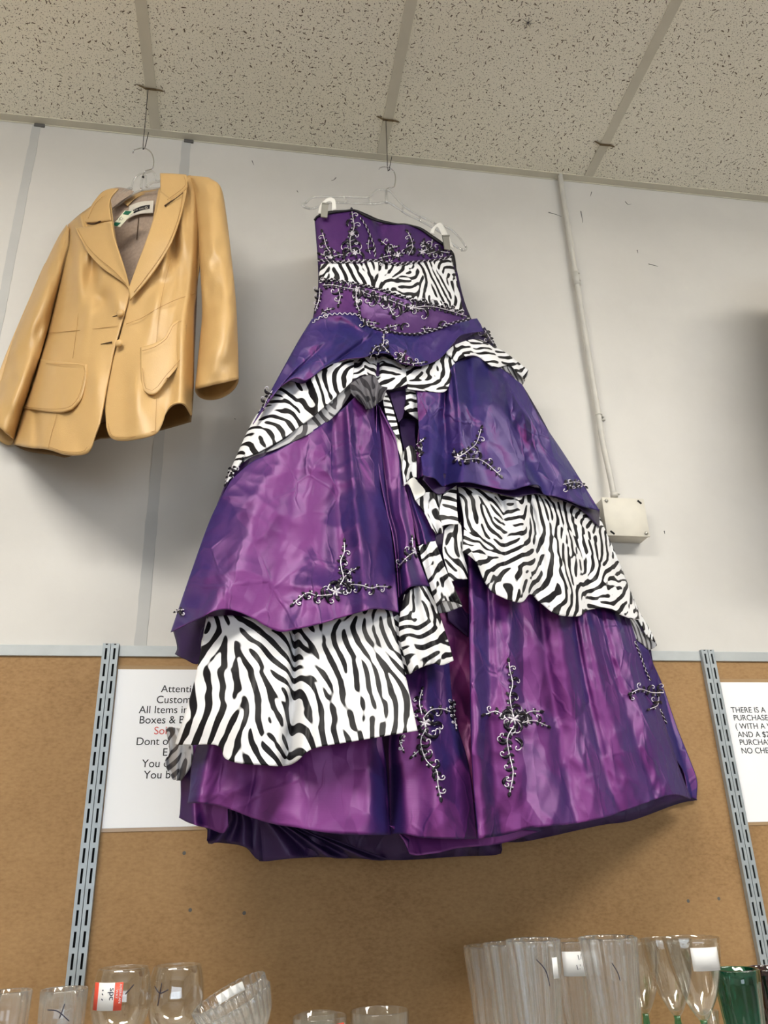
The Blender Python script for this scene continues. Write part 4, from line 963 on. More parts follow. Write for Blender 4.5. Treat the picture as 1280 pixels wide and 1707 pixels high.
b.curl(zb((520, 700))[0], 0.8, 12, 1); b.curl(zb((700, 770))[0], 0.9, 13, 1); b.curl(zb((880, 790))[0], 0.6, 12, 1); b.curl(zb((480, 700))[0], 0.4, 11, -1); b.curl(zb((730, 940))[0], -1.8, 10, 1); b.curl(zb((1000, 920))[0], -1.8, 9, 1)
b.sprig(zb((150, 830), (180, 800), (220, 790)), 87, 7); b.sprig(zb((430, 870), (480, 880), (540, 890)), 88, 7, 1.2); b.sprig(zb((600, 925), (650, 915), (690, 905)), 89, 6); b.sprig(zb((140, 640), (135, 720), (110, 800)), 90, 6, 1.2); b.sprig(zb((860, 930), (930, 930)), 91, 6)
b.done(dress)

# ------------------------------------------------------------------ hangers
def hanger(label, H, hook, shoulders, bar=None, off=0.0):
    t = thing('clothes_hanger', label, 'hanger', hook, 'clear plastic hangers')
    return t
def hp(H, pts, n, off): q = spline(pts, n); return H.at(q[:, 0], q[:, 1], off)
t = thing('clothes_hanger', 'clear plastic hanger with a chrome hook holding the purple gown', 'hanger', hookD, 'clear plastic hangers')
MB().tube(hp(DR, z2((462, 128), (470, 120), (495, 116), (520, 122), (540, 145), (546, 175), (542, 210), (535, 220), (505, 226), (500, 245), (500, 265)), 40, 0.0), 0.0013, 8).obj('hook', M['chrome'], t)
mb = MB()
top = z2((90, 300), (125, 272), (200, 268), (300, 268), (410, 270), (440, 240), (480, 232), (520, 240), (545, 270), (600, 325), (680, 372), (760, 408), (820, 430), (870, 475), (905, 525))
bot = z2((80, 320), (130, 328), (200, 300), (300, 300), (440, 305), (500, 295), (540, 315), (600, 355), (680, 395), (760, 440), (800, 470), (850, 520), (890, 538))
mb.tube(hp(DR, top, 50, 0.0), 0.0027, 8); mb.tube(hp(DR, bot, 50, 0.0), 0.0027, 8)
web = [spline(top, 50), spline(bot, 50)]
mb.tube(hp(DR, z2((90, 300), (72, 308), (80, 320), (110, 330)), 8, 0.0), 0.0027, 8); mb.tube(hp(DR, z2((905, 525), (900, 540), (880, 540)), 6, 0.0), 0.003, 8)
mb.tube(hp(DR, z2((500, 240), (500, 300)), 6, 0.0), 0.004, 8)
for a, b2 in ((z2((290, 268))[0], z2((295, 300))[0]), (z2((410, 272))[0], z2((420, 304))[0]), (z2((585, 310))[0], z2((580, 345))[0]), (z2((670, 368))[0], z2((668, 390))[0]), (z2((745, 402))[0], z2((740, 428))[0])): mb.tube(hp(DR, [a, b2], 3, 0.0), 0.0022, 6)
mb.obj('frame', M['acrylic'], t)
zl = Z(170, 220, 8.533)
t = thing('clothes_hanger', 'clear plastic hanger with a chrome hook inside the tan jacket', 'hanger', hookJ, 'clear plastic hangers')
hk = MB().tube(hp(JA, zl((440, 295), (450, 262), (500, 245), (570, 228), (640, 245), (700, 295), (730, 370), (735, 440), (715, 520), (620, 550), (600, 580), (585, 640)), 40, 0.0), 0.0013, 8)
hk.ball(JA.at(np.array([zl((440, 290))[0][0]]), np.array([zl((440, 290))[0][1]]), 0.0)[0], 0.0024, 8, 5)
hk.obj('hook', M['chrome'], t)
mb = MB()
for pts, r in ((((410, 820), (450, 690), (520, 610), (580, 590), (640, 580), (720, 560), (760, 620), (770, 690)), 0.0024), (((585, 620), (560, 720), (555, 800)), 0.003), (((620, 620), (625, 720), (630, 780)), 0.003),
               (((580, 820), (480, 870), (330, 960), (220, 1040), (60, 1130), (-60, 1200)), 0.003), (((430, 800), (330, 870), (250, 950), (120, 1040), (-60, 1160)), 0.003), (((400, 790), (300, 850), (200, 930), (60, 1030)), 0.0024), (((630, 780), (720, 720), (820, 700), (1000, 640), (1150, 650)), 0.003), (((560, 830), (700, 810), (820, 800), (1000, 740)), 0.003)):
    mb.tube(hp(JA, zl(*pts), 20, -0.008), r, 8)
mb.obj('frame', M['acrylic'], t)
MB().ball(JA.at(np.array([zl((585, 640))[0][0]]), np.array([zl((585, 640))[0][1]]), 0.004)[0], 0.0028, 8, 5).obj('rivet', M['slot'], t)

# ------------------------------------------------------------------ the jacket
z1 = Z(0, 220, 3.048)
jacket = thing('blazer', 'tan leather blazer with two buttons and patch pockets on a wall hanger', 'jacket', JA.o + np.array([0, 0, 2.45]))
def jbody(px, py):
    y = py; l = np.interp(y, [290, 380, 560, 760], [150, 110, 78, 18]); r = np.interp(y, [290, 380, 560, 760], [325, 332, 325, 322])
    s = np.clip(np.abs((px - (l + r) / 2) / ((r - l) / 2)), 0, 1)
    return np.interp(y, [290, 400, 560, 760], [0.03, 0.065, 0.07, 0.085]) * (1 - s ** 2.6) ** 0.55 
J_ = lambda *a, **k: panel(*a[:2], JA, jbody, *a[2:], jacket, **k)
panel('back', [z1((345, 470), (430, 400), (560, 335), (690, 315), (815, 290), (880, 240), (965, 222)), z1((352, 560), (660, 560), (1008, 440)), z1((285, 850), (655, 850), (1000, 820)), z1((200, 1150), (580, 1150), (985, 1150)),
               z1((75, 1575), (300, 1620), (460, 1570), (500, 1560), (540, 1555), (700, 1545), (805, 1515), (970, 1470))], JA, lambda x, y: np.full(np.shape(x), -0.022), M['jlining'], jacket, nu=60, nv=60, cr=0.001, seed=101)
panel('hem_facing', [z1((90, 1480), (400, 1500), (800, 1400), (978, 1370)), z1((72, 1590), (140, 1622), (260, 1640), (350, 1650), (460, 1580), (500, 1560), (540, 1556), (700, 1546), (800, 1520), (970, 1472))], JA, lambda x, y: np.full(np.shape(x), -0.012), M['hemdark'], jacket, nu=50, nv=10, seed=102)
J_('front', [z1((345, 470), (430, 400), (555, 310)), z1((354, 560), (480, 560), (590, 560)), z1((322, 700), (480, 700), (640, 720)), z1((285, 850), (450, 850), (657, 815)), z1((245, 1000), (420, 1000), (612, 985)), z1((200, 1150), (380, 1150), (575, 1120)),
             z1((150, 1300), (340, 1300), (543, 1290)), z1((105, 1450), (300, 1470), (510, 1460)), z1((68, 1588), (130, 1600), (240, 1612), (330, 1638), (420, 1637), (455, 1612), (480, 1545))], M['leather'], nu=60, nv=80, lay=0.003, thick=0.003,
   folds=((0.30, 0.75, 0.10, 0.012, -0.004), (0.0, 0.0, 0.12, -0.01, 0.0)), dents=((152, 452, 10, 40, -0.026), (172, 500, 14, 16, -0.016), (132, 460, 10, 45, 0.012), (120, 420, 7, 30, -0.010), (196, 500, 12, 20, 0.010), (60, 700, 8, 60, -0.008), (160, 640, 16, 60, 0.008), (110, 690, 14, 50, -0.005)), cr=0.0014, seed=103)
J_('front', [z1((805, 290), (880, 240), (968, 219)), z1((790, 370), (890, 330), (1012, 300)), z1((760, 520), (880, 480), (1010, 430)), z1((700, 700), (860, 660), (1016, 600)), z1((656, 850), (820, 820), (1002, 800)), z1((622, 990), (800, 940), (990, 900)), z1((588, 1110), (790, 1090), (987, 1050)),
             z1((553, 1240), (760, 1240), (986, 1220)), z1((534, 1380), (740, 1390), (983, 1340)), z1((540, 1500), (558, 1548), (600, 1566), (690, 1560), (790, 1532), (826, 1480), (850, 1410), (890, 1378), (940, 1385), (976, 1440))], M['leather'], nu=60, nv=80, lay=0.0, thick=0.003,
   folds=((0.45, 0.4, 0.12, 0.006, 0.006), (0.75, 0.7, 0.1, -0.006, -0.004), (0.9, 0.85, 0.08, 0.0, 0.014)), dents=((290, 410, 10, 40, -0.022), (308, 390, 8, 40, 0.010), (270, 470, 14, 18, -0.010), (255, 600, 14, 60, -0.008), (225, 660, 12, 50, 0.007), (298, 560, 12, 50, 0.010)), cr=0.0014, seed=104)
def jw(px, py, add): return JA.at(np.array([px]), np.array([py]), jbody(np.array([px]), np.array([py])) + add)[0]

def sleeve(rows, c0, d, name='sleeve', bdy=0.0, nv=60, seed=0):
    """tube sleeve; rows are (left, right) edges down the arm"""
    Lr = spline([r[0] for r in rows], nv); Rr = spline([r[1] for r in rows], nv); n = 40
    vs = []
    for k in range(nv + 1):
        v = k / nv
        for j in range(n):
            a = 2 * PI * j / n; q = (Lr[k] + Rr[k]) / 2 + (Rr[k] - Lr[k]) / 2 * -math.cos(a)
            s = math.sin(a); o_ = c0(v) + d(v) * s
            fold = 0.006 * math.sin(11 * v + 2.0 * a + seed) * (0.3 + v) + 0.008 * (vnoise(np.array([v * 14]), np.array([a * 2.0]), seed)[0] - 0.5)
            dy = bdy * max(0, -s) * max(0.0, (v - 0.75) / 0.25) ** 1.0
            vs.append(JA.at(np.array([q[0]]), np.array([q[1] + dy]), o_ + fold)[0])
    fs = [(k * n + j, (k + 1) * n + j, (k + 1) * n + (j + 1) % n, k * n + (j + 1) % n) for k in range(nv) for j in range(n)]
    cen = np.mean(vs[:n], axis=0); vs.append(cen); fs += [(j, (j + 1) % n, len(vs) - 1) for j in range(n)]
    o = mesh_obj(name, vs, fs, M['leather'], jacket)
    md = o.modifiers.new('thickness', 'SOLIDIFY'); md.thickness = 0.0028; md.offset = -1.0
    return o
Zp = lambda *p: z1(p)[0]
sleeve([(Zp(338, 470), Zp(356, 500)), (Zp(290, 545), Zp(355, 570)), (Zp(215, 700), Zp(330, 690)), (Zp(150, 850), Zp(290, 840)), (Zp(60, 1060), Zp(245, 1000)), (Zp(0, 1215), Zp(195, 1170)), (Zp(-40, 1350), Zp(130, 1370)), (Zp(-70, 1450), Zp(72, 1560))], lambda v: 0.0 + 0.005 * v, lambda v: 0.018 + 0.03 * min(1, v * 2.5), bdy=22, seed=1)
sleeve([(Zp(955, 220), Zp(1060, 230)), (Zp(985, 300), Zp(1122, 280)), (Zp(1000, 430), Zp(1150, 420)), (Zp(1010, 600), Zp(1172, 600)), (Zp(1026, 900), Zp(1198, 850)), (Zp(1012, 1080), Zp(1208, 1050)), (Zp(990, 1305), Zp(1213, 1255))], lambda v: 0.008, lambda v: 0.018 + 0.028 * min(1, v * 2.5), bdy=26, seed=2)
# collar, lapels
J_('collar', [z1((470, 362), (515, 308), (560, 288), (600, 286)), z1((452, 400), (500, 370), (557, 345)), z1((433, 448), (437, 458), (500, 455), (563, 448))], M['leather'], nu=24, nv=20, lay=0.012, thick=0.003, seed=105)
J_('collar', [z1((813, 209), (880, 211), (947, 216)), z1((814, 255), (952, 262)), z1((816, 300), (880, 310), (946, 286)), z1((838, 374), (848, 366), (868, 348))], M['leather'], nu=24, nv=20, lay=0.016, thick=0.003, seed=106)
J_('collar', [zl((100, 830), (200, 790), (330, 800), (450, 840)), zl((110, 1110), (180, 1050), (300, 960), (420, 880))], M['jlining'], nu=20, nv=14, lay=-0.045, seed=107)
J_('collar_stand', [zl((290, 1000), (420, 900), (560, 840), (700, 820), (830, 790)), zl((360, 1050), (450, 960), (580, 890), (700, 860), (830, 850))], M['leather'], nu=30, nv=8, lay=-0.062, seed=108)
J_('lapel', [z1((377, 484), (450, 479), (515, 462), (566, 452)), z1((405, 540), (500, 538), (582, 540)), z1((448, 615), (530, 612), (606, 615)), z1((512, 685), (570, 680), (629, 685)), z1((586, 738), (620, 735), (646, 745)), z1((635, 775), (654, 782)), z1((656, 804), (658, 805))],
   M['leather'], nu=30, nv=40, lay=0.014, thick=0.003, folds=((1.0, 1.0, 0.2, 0.006, 0.0), (0.0, 0.0, 0.2, 0.004, -0.004)), seed=109)
J_('lapel', [z1((816, 305), (800, 390), (775, 470), (745, 560), (700, 680), (658, 800)), z1((880, 340), (850, 440), (810, 560), (760, 660), (700, 760), (660, 830)), z1((953, 268), (938, 360), (905, 480), (860, 590), (770, 730), (662, 858))], M['leather'], nu=40, nv=24, lay=0.011, thick=0.003, folds=((0, 0, 2.0, 0.004, 0.0),), seed=110)
MB().tube(np.array([jw(*q, 0.0155) for q in spline(z1((440, 462), (475, 467), (512, 453)), 10)]), [0.0004] + [0.0016] * 8 + [0.002, 0.0012], 6).obj('collar_notch', M['cut'], jacket)
MB().tube(np.array([jw(*q, 0.0200) for q in spline(z1((838, 376), (850, 366), (900, 332), (930, 308)), 10)]), [0.002] + [0.0015] * 4 + [0.0008] * 6, 6).obj('collar_notch', M['cut'], jacket)
# pockets
J_('pocket', [z1((206, 1154), (300, 1165), (440, 1180)), z1((180, 1240), (300, 1250), (434, 1262)), z1((150, 1320), (280, 1340), (415, 1340)), z1((128, 1375), (250, 1390), (392, 1378)), z1((114, 1404), (180, 1412), (250, 1422), (310, 1424), (362, 1408))], M['leather'], nu=30, nv=30, lay=0.0085, thick=0.003, folds=((0.30, 0.75, 0.10, 0.002, -0.004),), seed=111)
J_('pocket', [z1((712, 1095), (780, 1075), (840, 1040), (868, 980), (905, 955), (958, 944)), z1((712, 1160), (800, 1130), (870, 1060), (952, 1030)), z1((714, 1240), (790, 1230), (870, 1160), (940, 1140)), z1((722, 1300), (790, 1290), (850, 1230), (905, 1190)), z1((748, 1328), (775, 1332), (805, 1315), (845, 1262))], M['leather'], nu=30, nv=30, lay=0.0075, thick=0.003, seed=112)
def stitch(pts, add, n=24, r=0.0006):
    return np.array([jw(*q, add) for q in spline(pts, n)]), r * 0.75
st = MB()
for pts, add in ((z1((240, 1022), (400, 1008), (500, 998), (598, 985)), 0.0052), (z1((640, 976), (720, 945), (800, 897), (900, 850), (990, 822)), 0.0052),
                 (z1((235, 1175), (330, 1183), (425, 1190), (420, 1265), (398, 1345), (350, 1398), (250, 1408), (125, 1394)), 0.0135), (z1((722, 1112), (790, 1090), (850, 1045), (880, 985), (945, 962), (930, 1120), (890, 1185), (840, 1240), (795, 1300), (760, 1315), (735, 1290), (724, 1200)), 0.0125),
                 (z1((395, 495), (440, 575), (500, 640), (580, 705), (640, 770)), 0.0185), (z1((930, 300), (915, 400), (880, 510), (830, 610), (750, 725), (680, 815)), 0.0155), (z1((447, 440), (480, 372), (530, 320)), 0.0165), (z1((935, 225), (938, 275), (850, 345)), 0.0205),
                 (z1((420, 600), (410, 780), (395, 950), (370, 1150)), 0.0045), (z1((870, 640), (830, 800), (805, 950), (795, 1070)), 0.0045), (z1((290, 1430), (260, 1540), (245, 1608)), 0.0045), (z1((795, 1340), (792, 1440), (788, 1525)), 0.0045),
                 (z1((548, 1480), (565, 1535), (605, 1552), (690, 1546), (780, 1520)), 0.0045), (z1((250, 1600), (330, 1624), (415, 1624), (445, 1600)), 0.0065), (z1((1000, 1278), (1060, 1280), (1090, 1262)), 0.01)):
    st.tube(*stitch(pts, add), 5)
st.obj('stitching', M['stitch'], jacket)
for (bx, by), (hx0, hy0, hx1, hy1) in (((612, 922), (572, 938, 610, 930)), ((604, 1075), (512, 1078, 568, 1068))):
    c = jw(*Zp(bx, by), 0.010); mb = MB()
    n = JA.n; u = JA.t; w = np.array([0, 0, 1.0])
    prof = [(0.0, 0.0045), (0.004, 0.0042), (0.0068, 0.003), (0.0078, 0.001), (0.0074, -0.001), (0.0, -0.003)]
    vs = [c + n * prof[0][1]]; N_ = 18
    for r, h in prof[1:-1]: vs += [c + u * r * math.cos(a) + w * r * math.sin(a) + n * h for a in np.linspace(0, 2 * PI, N_, endpoint=False)]
    fs = [(0, 1 + j, 1 + (j + 1) % N_) for j in range(N_)]
    for k in range(len(prof) - 3): fs += [(1 + k * N_ + j, 1 + (k + 1) * N_ + j, 1 + (k + 1) * N_ + (j + 1) % N_, 1 + k * N_ + (j + 1) % N_) for j in range(N_)]
    bo = mb.add(vs, fs).obj('button', M['leather'], jacket)
    MB().tube(np.array([jw(*Zp(hx0, hy0), 0.0055), jw(*Zp((hx0 + hx1) / 2, (hy0 + hy1) / 2), 0.0058), jw(*Zp(hx1, hy1), 0.006)]), [0.0005, 0.0011, 0.0014], 6).obj('buttonhole', M['cut'], jacket)
# neck label
def jlab(x, y): return -0.014
lb = panel('neck_label', [zl((385, 1050), (470, 1015), (560, 990), (732, 975)), zl((350, 1245), (450, 1190), (560, 1160), (722, 1150))], JA, lambda x, y: np.full(np.shape(x), -0.012), M['cloth_label'], jacket, nu=20, nv=10)
lbb = panel('label_band', [zl((440, 1110), (520, 1070), (600, 1045), (677, 1035)), zl((450, 1150), (520, 1120), (600, 1095), (672, 1085))], JA, lambda x, y: np.full(np.shape(x), -0.0105), M['label_black'], None, nu=16, nv=6)
put(lbb, lb)
mb = MB()
for k, x in enumerate((458, 480, 498, 530, 550, 570, 590)):
    p = [zl((x, 1120 - (x - 450) * 0.24 + 6))[0], zl((x + 6, 1110 - (x - 450) * 0.24 - 4))[0], zl((x + 12, 1118 - (x - 450) * 0.24 + 4))[0]]
    mb.tube(JA.at(np.array([q[0] for q in p]), np.array([q[1] for q in p]), -0.0095), 0.00045, 4)
a = np.linspace(0, 2 * PI, 14); cq = zl((630, 1075))[0]
mb.tube(JA.at(cq[0] + 1.9 * np.cos(a), cq[1] + 1.9 * np.sin(a), -0.0095), 0.0005, 4); mb.tube(JA.at(np.array([cq[0] - 1.2, cq[0] + 1.2]), np.array([cq[1], cq[1]]), -0.0095), 0.0005, 4)
put(mb.obj('label_mark', M['cloth_label']), lb)
# centre seam of lining
MB().tube(JA.at(*np.array(spline(zl((520, 1210), (515, 1290), (505, 1400), (495, 1530)), 12)).T, -0.019), 0.0009, 5).obj('lining_seam', M['cut'], jacket)
# price ticket pinned to the neck label
tk = thing('price_ticket', 'small cream and green price ticket hanging at the jacket neck label', 'price tag', JA.at(np.array([202.0]), np.array([364.0]), 0.02)[0])
def tick(pts, off, mat, name):
    q = np.array(zl(*pts)); a = JA.at(q[:, 0], q[:, 1], off); bq = a - JA.n * 0.0006
    MB().add(list(a) + list(bq), [(0, 1, 2, 3), (7, 6, 5, 4), (0, 4, 5, 1), (1, 5, 6, 2), (2, 6, 7, 3), (3, 7, 4, 0)]).obj(name, mat, tk, False)
tick([(325, 1115), (460, 1125), (255, 1350), (140, 1335)], 0.0300, M['tagcream'], 'card')
tick([(335, 1120), (420, 1128), (372, 1178), (295, 1168)], 0.0308, M['taggreen'], 'printed_band'); tick([(185, 1282), (268, 1290), (215, 1338), (146, 1328)], 0.0308, M['taggreen'], 'printed_band')
mb = MB()
for q in (((215, 1250), (235, 1215), (250, 1240), (270, 1205), (285, 1225)), ((235, 1270), (255, 1240), (275, 1255), (300, 1225))):
    p = np.array(spline(zl(*q), 16)); mb.tube(JA.at(p[:, 0], p[:, 1], 0.0310), 0.0003, 4)
mb.obj('handwriting', M['pen'], tk)
p = np.array(spline(zl((400, 1125), (430, 1090), (450, 1070)), 8)); MB().tube(JA.at(p[:, 0], p[:, 1], np.linspace(0.030, -0.010, 9)), 0.0005, 5).obj('plastic_loop', M['ribbon'], tk)

# ------------------------------------------------------------------ shelf and glassware
SH = 1.55 - 0.305
shelf = thing('wall_shelf', 'shelf board on brackets under the glassware along the hardboard wall', 'shelf', (0.35, -0.2, SH - 0.02))
flat_edges(MB().box((-0.85, -0.40, SH - 0.02), (1.75, -0.018, SH), 0.002).obj('board', M['shelf'], shelf))
for x in (-0.2586, 0.9611):
    MB().box((x - 0.004, -0.36, SH - 0.045), (x + 0.004, -0.0165, SH - 0.0202)).box((x - 0.004, -0.05, SH - 0.10), (x + 0.004, -0.0165, SH - 0.045)).obj('bracket', M['upright'], shelf, False)

def lathe_obj(name, prof, loc, mat, parent, flutes=0, amp=0.0, n=64, tilt=None, famp=None):
    """turned glass wall from a closed (r, z) profile; flutes ripple it round the axis"""
    vs, fs = [], []
    for (r, z, *k) in prof:
        a_ = amp if not k else amp * k[0]
        for j in range(n):
            a = 2 * PI * j / n; rr = r * (1 + a_ * math.cos(flutes * a)) if flutes else r
            vs.append(Vector((rr * math.cos(a), rr * math.sin(a), z)))
    m = len(prof)
    for i in range(m - 1):
        for j in range(n): fs.append((i * n + j, i * n + (j + 1) % n, (i + 1) * n + (j + 1) % n, (i + 1) * n + j))
    fs.append(tuple(range(n - 1, -1, -1))); fs.append(tuple((m - 1) * n + j for j in range(n)))
    mt = Matrix.Translation(loc)
    if tilt is not None: mt = mt @ tilt
    return mesh_obj(name, [mt @ v for v in vs], fs, mat, parent)

def wall_prof(outer, th, zbase):
    """outer profile from foot to rim, then the inside back down to the floor of the bowl"""
    inner = [(max(0.0006, r - th), max(z, zbase), *k) for r, z, *k in outer if z >= zbase]
    rim = [(outer[-1][0] - th * 0.5, outer[-1][1] + th * 0.45, *outer[-1][2:])]
    return outer + rim + inner[::-1] + [(0.0005, zbase)]

def px_glass(x0, x1, py, y):
    a = on_wall(np.array([x0]), np.array([py]), y)[0]; b2 = on_wall(np.array([x1]), np.array([py]), y)[0]
    # the visible outline is the rim circle whose centre stands at depth y
    return (a[0] + b2[0]) / 2, (b2[0] - a[0]) / 2, (a[2] + b2[2]) / 2

def sticker(parent, cx, y, cz, R, a0, a1, h, mat=None, lines=(), name='price_sticker', band=None):
    """label bent round a glass of radius R about (cx, y)"""
    def patch(nm, b0, b1, z0, z1, off, m, par):
        n = 8; vs = []
        for r_ in (R + off, R + off - 0.0002):
            for z in (z0, z1):
                for k in range(n + 1):
                    a = b0 + (b1 - b0) * k / n; vs.append((cx + r_ * math.sin(a), y - r_ * math.cos(a), z))
        q = n + 1; fs = []
        for k in range(n): fs += [(k, k + 1, q + k + 1, q + k), (2 * q + k + 1, 2 * q + k, 3 * q + k, 3 * q + k + 1), (q + k, q + k + 1, 3 * q + k + 1, 3 * q + k), (k + 1, k, 2 * q + k, 2 * q + k + 1)]
        fs += [(0, q, 3 * q, 2 * q), (q - 1, 3 * q - 1, 4 * q - 1, 2 * q - 1)]
        return mesh_obj(nm, vs, fs, m, par)
    s = patch(name, a0, a1, cz - h / 2, cz + h / 2, 0.0006, mat or M['sticker'], parent)
    if band:
        for b0, b1 in band: patch('printed_band', a0 + (a1 - a0) * b0, a0 + (a1 - a0) * b1, cz - h / 2, cz + h / 2, 0.0009, M['stickred'], s)
    for txt, fa, fz, size, m, rz in lines:
        a = a0 + (a1 - a0) * fa
        lettering(txt, cx + (R + 0.0014) * math.sin(a), cz + h * fz, size, y - (R + 0.0014) * math.cos(a), m, 'lettering', s, 1.0, rz)
    return s

def pen(parent, cx, y, R, strokes):
    mb = MB()
    for st_ in strokes:
        q = spline(st_, 10); mb.tube([(cx + (R(z) + 0.0006) * math.sin(a), y - (R(z) + 0.0006) * math.cos(a), z) for a, z in q], 0.0006, 4)
    mb.obj('pen_mark', M['pen'], parent)

# straight tumblers, left
for k, (x0, x1, py, lab) in enumerate(((-16, 54, 1651, 'clear straight glass tumbler at the left end of the shelf, cut by the frame'), (68, 147, 1648, 'clear straight glass tumbler with a pen cross, left of the wine glasses'))):
    cx, R, zr_ = px_glass(x0, x1, py, -0.27)
    h = zr_ - SH; t = thing('tumbler', lab, 'glass', (cx, -0.27, SH), 'clear straight tumblers')
    lathe_obj('glass', wall_prof([(R * 0.9, 0.0), (R * 0.93, 0.004), (R * 0.94, h * 0.4), (R * 0.97, h * 0.8), (R, h - 0.001)], 0.0024, 0.012), (cx, -0.27, SH), M['flutedglass'], t, 14, 0.014, 112)
    if k: pen(t, cx, -0.27, lambda z: R * 0.99, [[(-0.45, SH + h - 0.020), (0.0, SH + h - 0.022), (0.5, SH + h - 0.034)], [(0.25, SH + h - 0.014), (0.1, SH + h - 0.030)]])
# balloon wine glasses
for k, (x0, x1, py, lab) in enumerate(((164, 246, 1612, 'balloon wine glass with an orange and white price sticker'), (255, 334, 1608, 'balloon wine glass marked with pen, between stickered glass and ribbed bowls'))):
    y = -0.27 if k == 0 else -0.235
    cx, R, zr_ = px_glass(x0, x1, py, y); cx += 0.001
    h = zr_ - SH; t = thing('wine_glass', lab, 'glass', (cx, y, SH), 'balloon wine glasses')
    bw = R * 1.20; b0 = h - 0.092
    out = [(0.034, 0.0), (0.034, 0.0015), (0.02, 0.004), (0.006, 0.009), (0.0042, 0.02), (0.0042, b0 - 0.006), (0.008, b0), (bw * 0.48, b0 + 0.008), (bw * 0.80, b0 + 0.022), (bw * 0.96, b0 + 0.040), (bw, b0 + 0.052), (bw * 0.985, b0 + 0.064), (bw * 0.92, b0 + 0.080), (R, h - 0.0008)]
    o2 = [tuple(q) for q in spline(out[6:], 24)]
    lathe_obj('glass', wall_prof(out[:6] + o2, 0.0013, b0 + 0.004), (cx, y, SH), M['glass'], t, n=72)
    if k == 0:
        sticker(t, cx, y, SH + h - 0.030, bw * 0.99, -0.95, 0.15, 0.032, lines=(('AMERICAN', 0.90, 0.45, 0.0045, M['sticker'], -PI / 2), ('WAY', 0.80, 0.25, 0.0045, M['sticker'], -PI / 2), ('spc', 0.62, 0.32, 0.011, M['pen'], -PI / 2), ('499', 0.36, 0.36, 0.012, M['pen'], -PI / 2)), band=((0.0, 0.20), (0.76, 1.0)))
        pen(t, cx, y, lambda z: bw * 0.985, [[(0.25, SH + h - 0.028), (0.5, SH + h - 0.018)]])
    else: pen(t, cx, y, lambda z: bw * 0.985, [[(-0.75, SH + h - 0.022), (-0.5, SH + h - 0.030), (-0.2, SH + h - 0.026)], [(-0.45, SH + h - 0.018), (-0.55, SH + h - 0.045)]])
# ribbed bowls nested and leaning, on an upturned stack glass
cz_px = W1(396, 1690, -0.25)
tg = thing('tumbler', 'small clear tumbler under the leaning ribbed bowls', 'glass', (cz_px[0] + 0.014, -0.265, SH), 'low clear tumblers')
hT = 0.078
lathe_obj('glass', wall_prof([(0.030, 0.0), (0.031, 0.003), (0.033, hT - 0.001)], 0.0022, 0.008), (cz_px[0] + 0.014, -0.265, SH), M['glass'], tg)
for k in range(2):
    lab = ['ribbed glass bowl at the bottom of the leaning pair', 'ribbed glass bowl nested on top of the leaning pair with a white sticker'][k]
    R = 0.054 - 0.0015 * k; h = 0.052
    tl = Matrix.Rotation(math.radians(-25), 4, 'Y') @ Matrix.Rotation(math.radians(4), 4, 'X')
    base = Vector((cz_px[0] + 0.014, -0.265, SH + hT + 0.0005)) + (tl @ Vector((0, 0, 0.0135 * k)))
    base += Vector((0, 0, 0.010))
    t = thing('glass_bowl', lab, 'bowl', base, 'nested ribbed glass bowls')
    out = [(0.018, 0.0), (0.024, 0.001), (0.036, 0.010, 0.6), (0.046, 0.024), (0.051, 0.040), (R, h - 0.001)]
    lathe_obj('glass', wall_prof(out, 0.0032, 0.006), base, M['flutedglass'], t, 26, 0.030, 208, tl)
    if k == 1:
        mb = MB(); vs = []
        for r_ in (0.0486, 0.0482):
            for z in (h - 0.016, h - 0.004):
                for a in np.linspace(1.15, 2.0, 9): vs.append(base + tl @ Vector((r_ * math.cos(a) * 1.0, r_ * math.sin(a), z)))
        fs = []
        for q in range(8): fs += [(q, q + 1, 9 + q + 1, 9 + q), (18 + q + 1, 18 + q, 27 + q, 27 + q + 1), (9 + q, 10 + q, 28 + q, 27 + q)]
        mb.add(vs, fs).obj('price_sticker', M['sticker'], t)
# low tumblers, middle: only their rims reach the frame
for x0, x1, py, y, lab in ((487, 578, 1693, -0.30, 'low clear tumbler with only its rim in view, beside the bowls'), (498, 562, 1688, -0.18, 'low clear tumbler standing behind the rim beside the bowls'), (584, 681, 1684, -0.31, 'low clear tumbler with its rim in view, left of the fluted glasses')):
    cx, R, zr_ = px_glass(x0, x1, py, y); h = zr_ - SH
    t = thing('tumbler', lab, 'glass', (cx, y, SH), 'low clear tumblers')
    lathe_obj('glass', wall_prof([(R * 0.8, 0.0), (R * 0.82, 0.003), (R * 0.92, h * 0.5), (R, h - 0.001)], 0.0024, 0.010), (cx, y, SH), M['glass'], t)
    if x1 == 578: sticker(t, cx, y, SH + h - 0.012, R, 0.55, 0.95, 0.012, M['stickred'])
